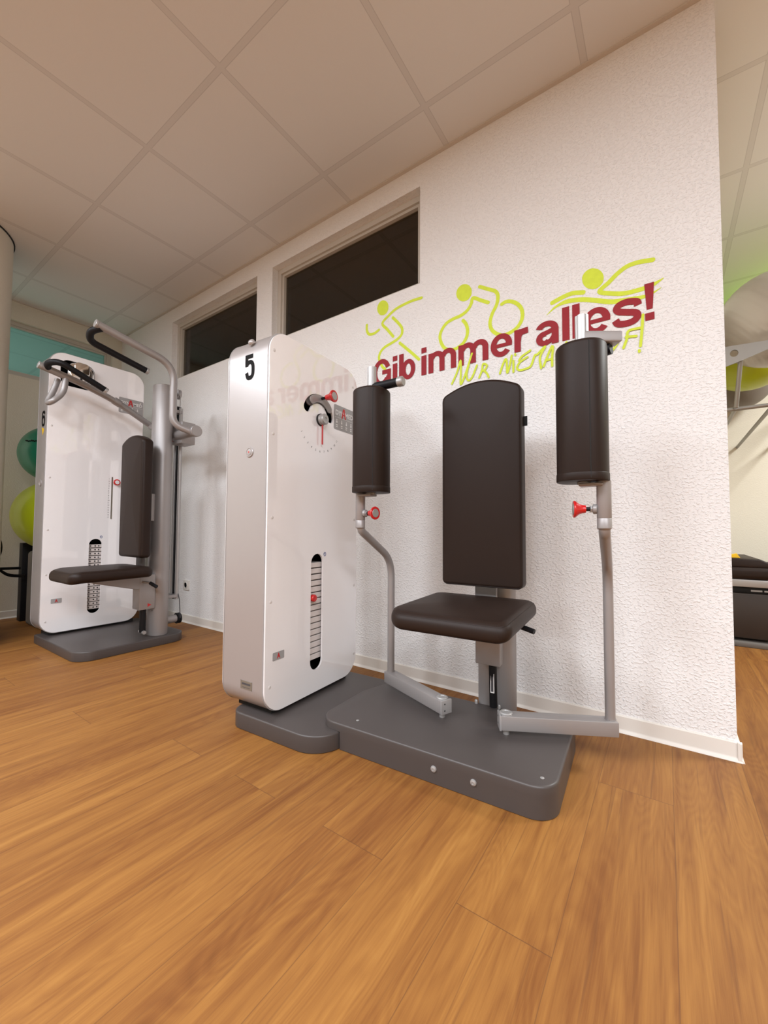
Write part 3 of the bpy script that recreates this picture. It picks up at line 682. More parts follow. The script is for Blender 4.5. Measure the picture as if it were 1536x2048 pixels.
# cabinet on its plinth
XF = -0.050
m = box(MB(), -0.262, -0.078, 0.035, 0.50, 0.06, 0.078, 'dark'); m.build('plinth', M5, smooth=0)
slot = stadium(0.253, 0.076, 0.166, 0.650)
dial = (0.262, 1.225)
arc = arc_slot(0.252, 1.235, 0.078, 0.040, 8, 160)
riv = [(-0.005, 1.43), (-0.004, 1.112), (-0.003, 0.797), (-0.003, 0.485), (-0.002, 0.175), (0.513, 1.115), (0.517, 0.80), (0.519, 0.487), (0.521, 0.164), (0.50, 1.44)]
h5, p5 = housing(M5, -0.285, XF, -0.030, 0.540, 0.073, 1.515, 0.092, slot, (arc,), 16, 0.2035, 0.0258, False, riv)
brand_sign(p5, XF, 0.355, 0.507, 1.208, 1.322)
small_sticker(p5, XF, 0.010, 0.265)
ring_logo(p5, XF, 0.302, 0.646)
m = MB()
for k in range(11):
    a = math.radians(-148+k*11.6); cy = dial[0]+0.135*math.cos(a); cz = dial[1]+0.137*math.sin(a)
    text_into(m, str(k+1), 0.013, (lambda cy, cz, b: (lambda u, v: (XF+0.0004, cy+u*math.cos(b)-v*math.sin(b), cz+u*math.sin(b)+v*math.cos(b))))(cy, cz, a+PI/2), 'ink_soft')
m.build('dial_numbers', p5, smooth=0)
# range lever seen through the curved slot, pivot hub and pointer
m = MB(); prism(m, arc_slot(0.252, 1.235, 0.078, 0.05, 60, 120), XF-0.022, XF-0.014, 'alu', 'x', 0.001, 1)
a0_ = [(dial[0]-0.02, 1.225), (dial[0]+0.022, 1.225), (0.345, 1.262), (0.335, 1.31), (0.25, 1.33), (0.225, 1.315)]
prism(m, arc_slot(0.252, 1.235, 0.078, 0.034, 38, 128), XF+0.004, XF+0.009, 'alu', 'x', 0.0015, 2)
sel = m.build('range_lever', M5)
knob_red(sel, (XF+0.034, 0.262, 1.317), (1, 0.05, 0.02), 0.026, 0.042, 'red_knob', 0.05)
m = MB(); cyl(m, (XF, dial[0], dial[1]), (1, 0, 0), 0.026, 0.008, 'dark', 32); lathe(m, [(0.024, 0.008), (0.024, 0.014), (0.0215, 0.016), (0.0235, 0.018), (0.0235, 0.028), (0.019, 0.032), (0.008, 0.032), (0.007, 0.029), (0, 0.029)], (XF, dial[0], dial[1]), (1, 0, 0), 'alu_bright')
hub = m.build('dial_hub', M5)
m = MB(); box(m, XF+0.012, XF+0.015, dial[0]-0.0035, dial[0]+0.0035, dial[1]-0.108, dial[1]-0.02, 'red'); m.build('pointer', hub, smooth=0)
m = MB(); tube(m, [(XF-0.04, 0.232, 0.466), (XF+0.002, 0.232, 0.466)], 0.007, 'red', 14); lathe(m, [(0.013, 0), (0.015, 0.004), (0.015, 0.018), (0.012, 0.021), (0, 0.022)], (XF-0.012, 0.232, 0.466), (1, 0, 0), 'red')
m.build('selector_pin', M5)
# narrow front: number, lock button, domed hook, maker's plate
m = MB(); seven(m, '5', front_fn(-0.0306, -0.155, 1.377), 0.052, 0.100, 0.0165, 'ink'); m.build('number_sticker', h5, smooth=0)
m = MB(); lathe(m, [(0.020, 0), (0.020, 0.002), (0.018, 0.004), (0.0145, 0.004), (0.0135, 0.002), (0.0125, 0.002), (0.0115, 0.004), (0.007, 0.0048), (0, 0.005)], (-0.147, -0.030, 1.046), (0, -1, 0), 'silver'); lb = m.build('round_button', h5)
m = MB(); lathe(m, [(0.003, 0), (0.003, 0.0005)], (-0.147, -0.0352, 1.046), (0, -1, 0), 'red', 12); m.build('red_dot', lb)
m = MB(); lathe(m, [(0.014, 0), (0.014, 0.003), (0.0125, 0.009), (0.008, 0.013), (0, 0.0145)], (-0.154, -0.022, 1.474), (0, -0.75, 0.66), 'silver'); m.build('domed_stud', h5)
m = MB(); box(m, -0.173, -0.111, -0.0312, -0.030, 0.158, 0.189, 'label2', 0.001, 1); mk = m.build('maker_plate', h5)
m = MB(); box(m, -0.165, -0.119, -0.0316, -0.0312, 0.174, 0.181, 'ink_soft'); box(m, -0.162, -0.122, -0.0316, -0.0312, 0.164, 0.1655, 'ink_soft'); m.build('engraved_line', mk, smooth=0)

# column behind the seat
m = MB(); prism(m, ellipse(0.634, 0.548, 0.066, 0.064), 0.004, 1.16, 'alu', 'z', 0.004, 2); prism(m, rrect(0.572, 0.626, 0.480, 0.56, 0.004, 2), 0.060, 1.16, 'alu', 'z', 0.002, 1)
cb = m.build('column', M5, smooth=40)
m = MB(); box(m, 0.55, 0.70, 0.486, 0.66, 0.002, 0.012, 'alu', 0.003, 1); m.build('foot_flange', cb)
for x in (0.568, 0.655):
    m = MB(); lathe(m, [(0.006, 0), (0.006, 0.012), (0.004, 0.015), (0, 0.015)], (x, 0.470, 0.088), (0, 0, 1), 'alu_bright', 12); m.build('bracket_bolt', pf)
m = MB(); tube(m, [(0.640, 0.452, 0.10), (0.640, 0.440, 0.36)], 0.0145, 'black'); g = m.build('gas_spring', M5)
m = MB(); box(m, 0.634, 0.648, 0.4335, 0.4375, 0.155, 0.225, 'whiteink'); box(m, 0.637, 0.645, 0.4325, 0.4337, 0.160, 0.215, 'ink_soft'); m.build('spring_label', g, smooth=0)
m = MB(); box(m, 0.580, 0.672, 0.425, 0.470, 0.255, 0.45, 'alu', 0.004)
tp = lambda p: (0.61+(p[0]-0.61)*1, p[1], p[2])
prism(m, [(0.07, 0.455), (0.46, 0.455), (0.46, 0.36), (0.42, 0.36), (0.12, 0.441)], 0.582, 0.670, 'alu', 'x', 0.003, 1)
sb = m.build('seat_bracket', M5)
m = MB(); tube(m, [(0.672, 0.34, 0.435), (0.765, 0.315, 0.441)], 0.005, 'alu_bright', 12); lv = m.build('adjustment_lever', M5)
m = MB(); tube(m, [(0.757, 0.317, 0.441), (0.818, 0.300, 0.430)], 0.0085, 'grip', 14); m.build('lever_grip', lv)
# seat and backrest
def seat_warp(y0, y1, drop=0.016):
    def f(p):
        t = max(0, 1-(p[1]-y0)/0.12); s = max(0, 1-(y1-p[1])/0.10)
        return (p[0], p[1], p[2]-drop*t*t-0.004*s*s)
    return f
cushion('seat', M5, rrect(0.422, 0.808, 0.028, 0.435, (0.060, 0.045, 0.055, 0.055), 10), 0.455, 0.513, 'z', 0.026, 0.006, seat_warp(0.028, 0.435), True)
bk = cushion('backrest', M5, arch_poly(0.461, 0.763, 0.545, 1.314, 0.044, 0.020, 0.022), 0.456, 0.388, 'y', 0.013, 0.004, None, True)
m = box(MB(), 0.761, 0.776, 0.428, 0.4305, 1.130, 1.165, 'black'); ft = m.build('fabric_tag', bk, smooth=0)
m = MB(); box(m, 0.573, 0.655, 0.445, 0.463, 0.40, 1.10, 'alu', 0.003, 1); m.build('backrest_rail', M5)

# the two swinging lever arms
def lever_arm(s, hand):
    X = lambda x: 0.613+s*x                                       # mirror about the machine's middle
    px_, py = X(0.113), 0.300; ox, oy = X(0.407), 0.437
    d = Vector((ox-px_, oy-py, 0)).normalized(); nrm = Vector((-d.y, d.x, 0)); c0 = Vector((px_, py, 0))-d*0.024; c1 = Vector((ox, oy, 0))+d*0.016
    def rail(mb, a, b, w_, z0, z1, mt, bev=0.003):
        pts = [(a-nrm*w_/2), (b-nrm*w_/2), (b+nrm*w_/2), (a+nrm*w_/2)]
        prism(mb, [(p.x, p.y) for p in pts], z0, z1, mt, 'z', bev, 2)
    m = MB(); rail(m, c0+d*0.006, c1, 0.046, 0.106, 0.153, 'alu'); arm = m.build('lever_arm', M5, smooth=40)
    m = MB(); rail(m, c0, c0+d*0.006, 0.047, 0.1055, 0.1535, 'silver_edge', 0.001); m.build('arm_end_cap', arm, smooth=40)
    for z in (0.118, 0.141):
        m = MB(); lathe(m, [(0.0028, 0), (0.0028, 0.0006)], c0+nrm*0.009+Vector((0, 0, z)), -d, 'dark', 10); m.build('set_screw', arm)
    m = MB(); lathe(m, [(0.010, 0), (0.010, 0.018), (0.008, 0.020), (0.008, 0.066), (0.021, 0.066), (0.021, 0.069), (0.018, 0.072), (0.012, 0.072), (0.011, 0.070), (0, 0.070)], (px_, py, 0.087), (0, 0, 1), 'alu_bright'); m.build('pivot_bolt', arm)
    fx = X(0.412)
    path = smooth_path([(ox, oy, 0.150), (ox, oy, 0.625), (fx, 0.210, 0.752), (fx, 0.210, 0.80)], 0.075, 10)
    m = MB(); tube(m, path, 0.0150, 'alu', 24); cyl(m, (ox, oy, 0.151), (0, 0, 1), 0.017, 0.004, 'alu'); m.build('upright_tube', arm, smooth=50)
    m = MB(); lathe(m, [(0.0155, 0), (0.0185, 0.003), (0.0185, 0.030), (0.0178, 0.031), (0.0185, 0.032), (0.0185, 0.135)], (fx, 0.210, 0.758), (0, 0, 1), 'alu')
    cyl(m, (fx-s*0.016, 0.210, 0.815), (-s, 0, 0), 0.014, 0.012, 'alu', 20, 0.002); m.build('clamp_socket', arm)
    m = MB(); cyl(m, (fx-s*0.028, 0.210, 0.815), (-s, -0.25, 0), 0.0105, 0.007, 'alu_bright', 6); m.build('hex_nut', arm)
    knob_red(arm, (fx-s*0.046, 0.206, 0.815), (-s, -0.25, 0), 0.0245, 0.032, 'locking_knob', 0.015)
    mx = X(0.363); my = 0.210
    m = MB(); box(m, min(mx-s*0.012, fx), max(mx-s*0.012, fx), my-0.024, my+0.022, 0.879, 0.888, 'alu', 0.002, 1)
    m.build('pad_flange', arm)
    # grooved aluminium mast
    pts = []
    for k in range(72):
        a = 2*PI*k/72; r = 0.0180
        for g in range(4):
            dlt = abs((a-(PI/4+g*PI/2)+PI) % (2*PI)-PI)
            if dlt < 0.12: r = 0.0155
        pts.append((mx+r*math.cos(a), my+r*math.sin(a)))
    m = MB(); prism(m, pts, 0.885, 1.374, 'alu_bright', 'z', 0.0); m.build('mast', arm, smooth=25)
    # upholstered roller: round towards the sitter, flatter outside, closed by a hem and a back seam
    pc = []
    for k in range(48):
        a = 2*PI*k/48; rx, ry = 0.067, 0.070
        q = 2.35; c_, s_ = math.cos(a), math.sin(a); rr = (abs(c_)**q+abs(s_)**q)**(-1/q)
        pc.append((mx-s*0.003+rx*rr*c_, my-0.004+ry*rr*s_))
    m = MB(); prism(m, pc, 0.894, 1.282, 'leather', 'z', 0.012, 5, 0.003)
    pd = m.build('arm_roller', arm, smooth=50)
    m = MB(); hp = inset(pc, -0.0012); prism(m, hp, 0.892, 0.914, 'leather', 'z', 0.0015, 2); m.build('hem', pd, smooth=50)
    si = 39 if s > 0 else 41; sp_ = inset(pc, -0.0006)[si]
    m = MB(); tube(m, [(sp_[0], sp_[1], 0.896), (sp_[0], sp_[1], 1.272)], 0.0010, 'dark', 8); m.build('stitched_seam', pd)
    # hand grip on top of the mast
    if hand == 'grip':
        m = MB(); tube(m, [(mx, my+0.004, 1.298), (mx-s*0.114, my+0.004, 1.298)], 0.0165, 'grip', 24); gp = m.build('hand_grip', arm)
        m = MB(); cyl(m, (mx-s*0.112, my+0.004, 1.298), (-s, 0, 0), 0.0185, 0.024, 'alu_bright', 28, 0.003); m.build('grip_end_cap', arm)
    else:
        dd = Vector((0.86, 0.51, 0)); nn = Vector((-dd.y, dd.x, 0)); a = Vector((mx, my, 0)); b = a+dd*0.105
        m = MB(); prism(m, [((a-nn*0.019).x, (a-nn*0.019).y), ((b-nn*0.019).x, (b-nn*0.019).y), ((b+nn*0.019).x, (b+nn*0.019).y), ((a+nn*0.019).x, (a+nn*0.019).y)], 1.292, 1.324, 'alu', 'z', 0.005, 3); m.build('grip_bracket', arm, smooth=40)
        m = MB(); e = a+dd*0.084; tube(m, [(e.x, e.y, 1.280), (e.x-0.11, e.y+0.03, 1.274)], 0.0165, 'grip', 24); m.build('hand_grip', arm)
    return arm
lever_arm(-1, 'grip'); lever_arm(1, 'bracket')

# ================================================================== machine number 6
M6 = thing('strength_machine', 'white and silver pull-down machine numbered 6 standing near the far corner', 'exercise machine', (-2.74, 1.365, 0), 0)
OX, OY = -2.74, 1.365
_MB = MB
class W6(_MB):
    def build(self, name, parent=None, **k):
        self.v = [Vector((p.x-OX, p.y-OY, p.z)) for p in self.v]
        return _MB.build(self, name, parent, **k)
MB = W6
m = MB(); prism(m, rrect(-3.405, -2.682, 0.885, 1.515, (0.012, 0.095, 0.09, 0.02), 12), 0.002, 0.055, 'base', 'z', 0.006, 3, 0.001); m.build('base_plate', M6, smooth=40)
m = box(MB(), -3.43, -3.30, 0.93, 1.44, 0.002, 0.076, 'dark'); m.build('plinth', M6, smooth=0)
XF6 = -3.270; slot6 = stadium(1.170, 0.078, 0.164, 0.677)
win6 = rrect(0.935, 1.130, 1.705, 1.880, 0.05, 8)
scale6 = stadium(1.262, 0.011, 0.815, 1.122, 5)
riv6 = [(0.900, 1.42), (0.900, 1.08), (0.900, 0.74), (0.900, 0.45), (0.905, 0.15), (1.435, 1.70), (1.425, 0.17)]
h6, p6 = housing(M6, -3.455, XF6, 0.875, 1.460, 0.070, 1.922, 0.09, slot6, (win6, scale6), 17, 0.190, 0.0266, True, riv6)
brand_sign(p6, XF6, 1.287, 1.455, 1.603, 1.717)
small_sticker(p6, XF6, 0.930, 0.262)
ring_logo(p6, XF6, 1.203, 0.690)
m = MB(); box(m, XF6-0.007, XF6-0.003, 1.252, 1.272, 0.81, 1.127, 'label2'); m.build('scale_rail', p6, smooth=0)
m = MB()
for k in range(17): text_into(m, str(k+1), 0.012, face_fn(XF6+0.0004, 1.241, 1.105-k*0.0172), 'ink_soft')
m.build('scale_numbers', p6, smooth=0)
m = MB(); lathe(m, [(0.012, 0), (0.012, 0.012), (0.022, 0.016), (0.022, 0.024), (0.019, 0.026)], (XF6, 1.284, 1.083), (1, 0, 0), 'red'); k_ = m.build('red_knob', M6)
m = MB(); cyl(m, (XF6+0.0245, 1.284, 1.083), (1, 0, 0), 0.014, 0.003, 'whiteink', 24, 0.001); m.build('knob_cap', k_)
# chrome drum showing through the upper window
m = MB(); prism(m, rrect(0.968, 1.122, 1.735, 1.868, 0.050, 10), XF6-0.030, XF6+0.035, 'chrome', 'x', 0.022, 6, 0.0); prism(m, rrect(1.000, 1.090, 1.78, 1.872, 0.03, 8), XF6+0.030, XF6+0.042, 'chrome', 'x', 0.006, 3, 0.0); dr = m.build('chrome_drum', M6)
m = MB(); box(m, XF6+0.034, XF6+0.037, 1.035, 1.047, 1.74, 1.775, 'dark'); m.build('drum_mark', dr, smooth=0)
# number, button and yellow marker on the narrow front
m = MB(); seven(m, '6', front_fn(0.8745, -3.338, 1.470), 0.062, 0.105, 0.018, 'ink'); m.build('number_sticker', h6, smooth=0)
m = MB(); m.add([front_fn(0.8742, -3.345, 1.388)(u, v) for u, v in ((-0.022, 0.028), (0.03, 0.010), (0.005, -0.03))], [[0, 1, 2]], 'yellow'); m.build('yellow_marker', h6, smooth=0)
m = MB(); lathe(m, [(0.021, 0), (0.021, 0.004), (0.015, 0.005), (0.013, 0.003), (0, 0.004)], (-3.348, 0.875, 1.045), (0, -1, 0), 'silver'); m.build('round_button', h6)

# column, rails and cable behind
m = MB(); prism(m, ellipse(-2.785, 1.365, 0.075, 0.060, 48), 0.055, 1.715, 'alu', 'z', 0.003, 2); c6 = m.build('column', M6, smooth=40)
m = MB()
for k in range(8): box(m, -2.752+k*0.0004, -2.744+k*0.0004, 1.312, 1.3135, 0.215+k*0.0185, 0.223+k*0.0185, 'ink_soft')
m.build('height_marks', c6, smooth=0)
for x, r_ in ((-2.867, 0.0150), (-2.802, 0.0130)):
    m = MB(); tube(m, [(x, 1.500, 0.262), (x, 1.500, 1.60)], r_, 'alu_bright', 20); m.build('guide_rod', M6)
m = MB(); box(m, -2.842, -2.830, 1.490, 1.515, 0.262, 1.62, 'black'); m.build('rail_channel', M6, smooth=0)
m = MB(); lathe(m, [(0.036, 0), (0.036, 0.008), (0.030, 0.012), (0.036, 0.016), (0.036, 0.024), (0, 0.024)], (-2.800, 1.500, 0.130), (0, 1, 0), 'black', 32); lathe(m, [(0.026, -0.085), (0.026, -0.004), (0.022, 0)], (-2.800, 1.500, 0.130), (0, 1, 0), 'alu'); m.build('pulley', M6)
for z in (0.275, 1.56):
    m = box(MB(), -2.885, -2.785, 1.405, 1.500, z, z+0.022, 'alu', 0.002, 1); m.build('rail_bracket', M6)
m = MB(); lathe(m, [(0.034, 0), (0.034, 0.007), (0.029, 0.011), (0.034, 0.015), (0.034, 0.022)], (-2.815, 1.470, 1.70), (0, 1, 0), 'alu', 32); lathe(m, [(0.012, -0.08), (0.012, 0)], (-2.815, 1.470, 1.70), (0, 1, 0), 'alu'); m.build('pulley', M6)
m = MB(); tube(m, [(-2.768, 1.512, 0.135), (-2.785, 1.512, 0.262), (-2.790, 1.505, 0.30)], 0.003, 'ink_soft', 8); m.build('cable', M6)
m = MB(); tube(m, [(-2.783, 1.482, 1.70), (-2.783, 1.482, 1.47)], 0.003, 'alu_bright', 8); m.build('cable', M6)
m = MB(); box(m, -2.795, -2.665, 1.435, 1.53, 1.330, 1.478, 'alu', 0.004); sl = m.build('slider_block', M6)
m = MB(); m.add([(-2.790, 1.4345, 1.343), (-2.768, 1.4345, 1.353), (-2.790, 1.4345, 1.363)], [[0, 1, 2]], 'red'); m.build('red_pointer', sl, smooth=0)
# seat, bracket, backrest
m = MB(); prism(m, [(0.93, 0.455), (1.32, 0.455), (1.32, 0.36), (1.20, 0.37), (0.98, 0.428)], -2.82, -2.73, 'alu', 'x', 0.003, 1)
box(m, -2.822, -2.728, 1.225, 1.322, 0.235, 0.45, 'alu', 0.004); sb = m.build('seat_bracket', M6)
m = MB(); m.add([(-2.7275, 1.298, 0.262), (-2.7275, 1.275, 0.250), (-2.7275, 1.275, 0.274)], [[0, 1, 2]], 'redink'); m.build('red_pointer', sb, smooth=0)
m = MB(); tube(m, [(-2.76, 1.262, 0.09), (-2.76, 1.262, 0.25)], 0.018, 'black'); tube(m, [(-2.73, 1.262, 0.09), (-2.79, 1.262, 0.09)], 0.012, 'alu_bright', 12); m.build('gas_spring', M6)
m = MB(); tube(m, [(-2.728, 1.245, 0.412), (-2.665, 1.262, 0.409)], 0.008, 'alu_bright', 14); lv = m.build('adjustment_lever', M6)
m = MB(); tube(m, [(-2.670, 1.260, 0.409), (-2.630, 1.282, 0.385)], 0.011, 'grip', 14); m.build('lever_grip', lv)
def W6warp(y0, y1, drop): return seat_warp(y0, y1, drop)
cushion('seat', M6, rrect(-2.965, -2.580, 0.812, 1.250, (0.075, 0.055, 0.055, 0.055), 10), 0.456, 0.520, 'z', 0.027, 0.006, W6warp(0.815, 1.25, 0.014), True)
cushion('backrest', M6, arch_poly(-2.925, -2.620, 0.570, 1.345, 0.045, 0.022), 1.240, 1.172, 'y', 0.022, 0.005, None, True)
m = MB(); box(m, -2.82, -2.74, 1.238, 1.258, 0.45, 1.05, 'base', 0.003, 1); box(m, -2.82, -2.75, 1.258, 1.325, 0.80, 0.98, 'alu', 0.003, 1); m.build('backrest_rail', M6)
# swinging frame
m = MB(); tube(m, [(-2.80, 1.455, 1.392), (-2.43, 1.405, 1.372)], 0.031, 'alu', 24); ax_ = m.build('axle', M6)
m = MB(); lathe(m, [(0.036, 0), (0.036, 0.030), (0.033, 0.034), (0, 0.034)], (-2.465, 1.410, 1.374), (1, -0.13, -0.05), 'alu', 30); lathe(m, [(0.004, 0), (0.004, 0.0006)], (-2.4315, 1.4055, 1.372), (1, -0.13, -0.05), 'dark', 10); m.build('axle_cap', ax_)
m = MB(); tube(m, smooth_path([(-2.470, 1.400, 1.368), (-2.520, 1.296, 1.405), (-2.520, 1.297, 1.778), (-2.520, 0.875, 1.864)], [0, 0.10, 0.11, 0], 10), 0.0215, 'alu', 24); ra = m.build('pull_arm', M6, smooth=50)
m = MB(); cyl(m, (-2.520, 0.875, 1.864), (0, -1, 0.2), 0.0225, 0.012, 'alu_bright', 24, 0.002); m.build('tube_end_cap', ra)
m = MB(); tube(m, smooth_path([(-2.520, 0.895, 1.850), (-2.570, 0.860, 1.835), (-2.640, 0.882, 1.806), (-2.640, 1.185, 1.736)], 0.04, 8), 0.0185, 'grip', 20); hg = m.build('hand_grip', ra, smooth=50)
m = MB(); cyl(m, (-2.640, 1.183, 1.7365), (0, 1, -0.24), 0.0195, 0.018, 'alu_bright', 24, 0.002); m.build('grip_end_cap', ra)
lp = smooth_path([(-3.09, 1.44, 1.500), (-3.09, 1.205, 1.622), (-3.09, 1.015, 1.685), (-3.09, 0.790, 1.735)], 0.08, 8)
m = MB(); tube(m, lp, 0.0205, 'alu', 24); tube(m, [(-3.09, 1.225, 1.612), (-3.09, 1.185, 1.629)], 0.026, 'alu', 24); la = m.build('pull_arm', M6, smooth=50)
m = MB(); tube(m, [(-3.09, 1.43, 1.500), (-2.79, 1.47, 1.40)], 0.0205, 'alu', 20); m.build('cross_tube', la)
m = MB(); cyl(m, (-3.09, 0.792, 1.735), (0, -1, 0.2), 0.0215, 0.020, 'alu_bright', 24, 0.002); m.build('tube_end_cap', la)
m = MB(); tube(m, smooth_path([(-3.09, 0.820, 1.728), (-3.04, 0.806, 1.750), (-2.970, 0.845, 1.752), (-2.970, 1.085, 1.650)], 0.04, 8), 0.0185, 'grip', 20); m.build('hand_grip', la, smooth=50)
m = MB(); cyl(m, (-2.970, 1.083, 1.651), (0, 0.88, -0.48), 0.0195, 0.018, 'alu_bright', 24, 0.002); m.build('grip_end_cap', la)
m = MB(); tube(m, smooth_path([(-3.09, 0.912, 1.695), (-3.09, 0.905, 1.60), (-3.09, 0.845, 1.528), (-3.15, 0.838, 1.530), (-3.16, 0.872, 1.618), (-3.16, 0.893, 1.700)], 0.05, 8), 0.0165, 'alu', 20); m.build('lower_bow', la, smooth=50)
MB = _MB

# ================================================================== things at the far left
def sphere(mb, c, r, mt, nu=48, nv=32):
    prof = [(r*math.sin(PI*k/nv), -r*math.cos(PI*k/nv)) for k in range(nv+1)]
    return lathe(mb, prof, c, (0, 0, 1), mt, nu)
def ball(name, loc, r, mt, label, axis=(0.3, 0.2, 1), rings=7, group=None):
    ax = Vector(axis).normalized(); m = MB(); prof = []; nv = 90
    for k in range(nv+1):
        a = PI*k/nv; rr = r
        ph = (k/nv)*(rings*2)
        if abs(math.sin(a)) > 0.25 and abs(ph-round(ph)) < 0.09: rr = r-0.0018
        prof.append((rr*math.sin(a), -rr*math.cos(a)))
    lathe(m, prof, (0, 0, 0), ax, mt, 64)
    o = m.build(name, smooth=60); o.location = loc
    return tag(o, label, 'exercise ball', group)
m = MB(); prism(m, rrect(1.010, 1.42, 0.0, 0.572, 0.03, 8), -4.10, -3.80, 'box', 'x', 0.012, 3)
tag(m.build('storage_box'), 'grey upright box under the lime ball behind machine 6', 'storage box')
ball('exercise_ball', (-4.0, 1.150, 0.850), 0.276, 'ball_lime', 'lime green exercise ball resting on the grey box at the left', (0.2, 0.1, 1), 0)
gb = ball('exercise_ball', (-4.06, 1.135, 1.345), 0.222, 'ball_green', 'deep green exercise ball on top of the lime ball', (0.2, 0.1, 1), 0)
# dark squiggle of lettering round the ball
m = MB()
def onball(u, v):
    R = 0.2235; a = -0.62+u; return (R*math.cos(v)*math.cos(a), R*math.cos(v)*math.sin(a), R*math.sin(v))
wv = [Vector((-0.55+0.022*k, 0.30+0.018*math.sin(k*1.9)+0.012*math.sin(k*0.7))) for k in range(36)]
v_, f_ = strip(catmull(wv, 4), 0.034); m.add([onball(p[0], p[1]) for p in v_], f_, 'ink')
m.build('printed_word', gb, smooth=0)

tf = thing('training_frame', 'black training frame with post and hanging strap at the left edge', 'exercise machine', (-4.30, 1.055, 0))
m = box(MB(), -0.04, 0.04, -0.04, 0.045, 0.0, 0.628, 'black', 0.004); m.build('post', tf)
m = MB(); tube(m, [(0, -0.03, 0.425), (0.02, -0.55, 0.44)], 0.011, 'black', 12); m.build('cross_bar', tf)
m = MB(); sp_ = [Vector(p) for p in ((0.28, -0.27, 0.72), (0.30, -0.235, 0.66), (0.31, -0.230, 0.58), (0.30, -0.250, 0.50), (0.30, -0.260, 0.42), (0.30, -0.253, 0.36))]
cp = catmull(sp_, 5); m.add([p+Vector((0, s*0.012, 0)) for p in cp for s in (-1, 1)], [[2*i, 2*i+1, 2*i+3, 2*i+2] for i in range(len(cp)-1)], 'black')
cp = catmull([Vector(p) for p in ((0.30, -0.25, 0.47), (0.25, -0.17, 0.40), (0.16, -0.06, 0.375), (0.05, -0.02, 0.37))], 5); m.add([p+Vector((0, 0, s*0.012)) for p in cp for s in (-1, 1)], [[2*i, 2*i+1, 2*i+3, 2*i+2] for i in range(len(cp)-1)], 'black')
sm_ = m.build('hanging_strap', tf, recalc=False)
so = sm_.modifiers.new('thick', 'SOLIDIFY'); so.thickness = 0.003
m = MB(); box(m, 0.45, 0.75, -0.37, -0.315, 0.0, 0.035, 'black', 0.008); m.build('foot', tf)
m = MB(); box(m, -0.02, 0.50, -0.36, -0.325, 0.012, 0.03, 'black', 0.004); m.build('floor_bar', tf)

# ================================================================== beyond the wall end, right
ball('exercise_ball', (0.552, 3.22, 2.000), 0.272, 'ball_silver', 'large silver grey exercise ball on top of the wall rack', (0.75, -0.1, 0.6), 9, None)
ball('exercise_ball', (0.505, 3.765, 2.005), 0.258, 'ball_lime', 'lime green exercise ball in the wall rack under the silver ball', (0.3, 0, 1), 0)
ball('exercise_ball', (0.497, 4.258, 1.962), 0.234, 'ball_grey', 'dark grey exercise ball behind the lime one in the wall rack', (0.3, 0, 1), 0)
rk = thing('ball_rack', 'grey steel wall rack carrying exercise balls beyond the wall end', 'ball rack', (0.9, 4.5, 1.9))
m = MB(); o_ = Vector((0.9, 4.5, 1.9))
def RK(x, y, z):
    k = 0.948 if y < 3.3 else 1.0
    return (x*k-0.9, y*k-4.5, 0.757+(z-0.757)*k-1.9)
plate = [(0.295, 1.846), (0.52, 1.836), (0.80, 1.824), (0.80, 1.808), (0.52, 1.793), (0.38, 1.745), (0.295, 1.722)]
hole_ = ellipse(0.352, 1.797, 0.019, 0.021, 20)
flat = [plate, hole_]
tris = tessellate_polygon([[Vector((p[0], p[1], 0)) for p in l] for l in flat]); fl = [p for l in flat for p in l]; n_ = len(fl)
m.add([RK(p[0], 3.095, p[1]+0.002) for p in fl]+[RK(p[0], 3.105, p[1]+0.002) for p in fl], [list(t_) for t_ in tris]+[[n_+i for i in t_] for t_ in tris]+[[i, (i+1) % 7, n_+(i+1) % 7, n_+i] for i in range(7)], 'rack')
m.build('side_plate', rk, smooth=0)
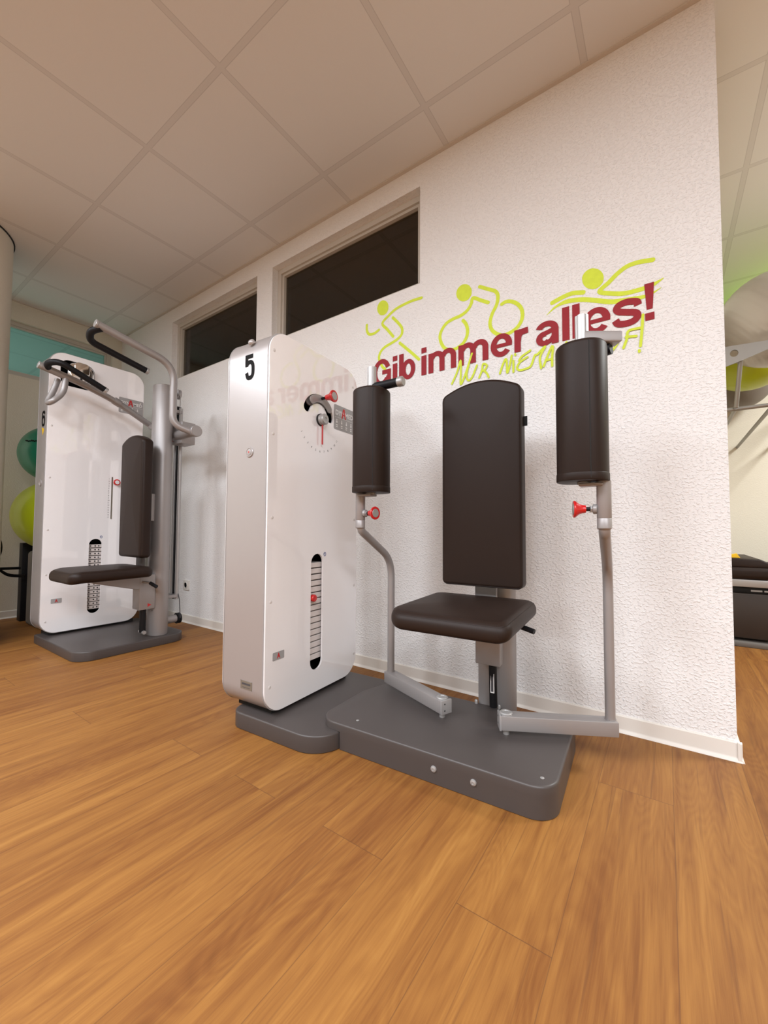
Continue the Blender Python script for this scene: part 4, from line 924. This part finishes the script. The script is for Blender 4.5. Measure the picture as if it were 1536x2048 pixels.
for x, s_ in ((0.385, -1), (0.56, -1), (0.80, -1)):
    m = MB(); tube(m, [RK(x, 3.11, 1.79), RK(x-0.02, 3.20, 1.50+0.0)], 0.011, 'rack', 14); tube(m, [RK(x-0.02, 3.20, 1.50), RK((x-0.02)*0.948, 4.5, 1.4613)], 0.011, 'rack', 14); m.build('support_rod', rk)
m = MB(); tube(m, [RK(0.26, 3.22, 1.495), RK(0.80, 3.22, 1.495)], 0.011, 'rack', 14); tube(m, [RK(0.93, 3.10, 1.81), RK(0.88, 4.5, 1.75)], 0.014, 'rack', 14); m.build('cross_rod', rk)
# treatment bench
tb = thing('treatment_bench', 'dark brown padded treatment bench by the back wall beyond the wall end', 'bench', (0.9, 3.85, 0))
m = MB(); box(m, -0.62, 0.75, -0.30, 0.30, 0.05, 0.345, 'leather2', 0.01); m.build('cabinet_base', tb)
m = MB(); box(m, -0.66, 0.80, -0.335, 0.33, 0.0, 0.032, 'box', 0.006); m.build('plinth', tb)
m = MB(); box(m, -0.64, 0.78, -0.325, 0.32, 0.388, 0.436, 'silver_edge', 0.004); m.build('steel_frame', tb)
m = MB(); box(m, -0.60, 0.74, -0.29, 0.29, 0.345, 0.388, 'black', 0.003); [box(m, x, x+0.055, -0.296, -0.29, 0.358, 0.368, 'label') for x in (-0.45, -0.385)]; m.build('under_frame', tb)
m = MB(); prism(m, rrect(-0.66, 0.80, -0.34, 0.34, 0.05, 8), 0.437, 0.520, 'leather', 'z', 0.028, 5); m.build('bench_pad', tb, smooth=50)
m = MB(); prism(m, [(-0.66, 0.515), (-0.34, 0.515), (-0.355, 0.545), (-0.405, 0.571), (-0.66, 0.575)], -0.33, 0.33, 'leather', 'y', 0.010, 3); m.build('head_cushion', tb, smooth=50)
m = MB(); prism(m, [(-0.055, 0), (0.030, 0), (0.012, 0.028), (-0.045, 0.012)], -0.02, 0.02, 'yellow', 'y', 0.001, 1)
yw = m.build('foam_wedge', smooth=0); yw.location = (0.372, 3.56, 0.5755)
tag(yw, 'small yellow wedge lying on the dark bench', 'wedge')
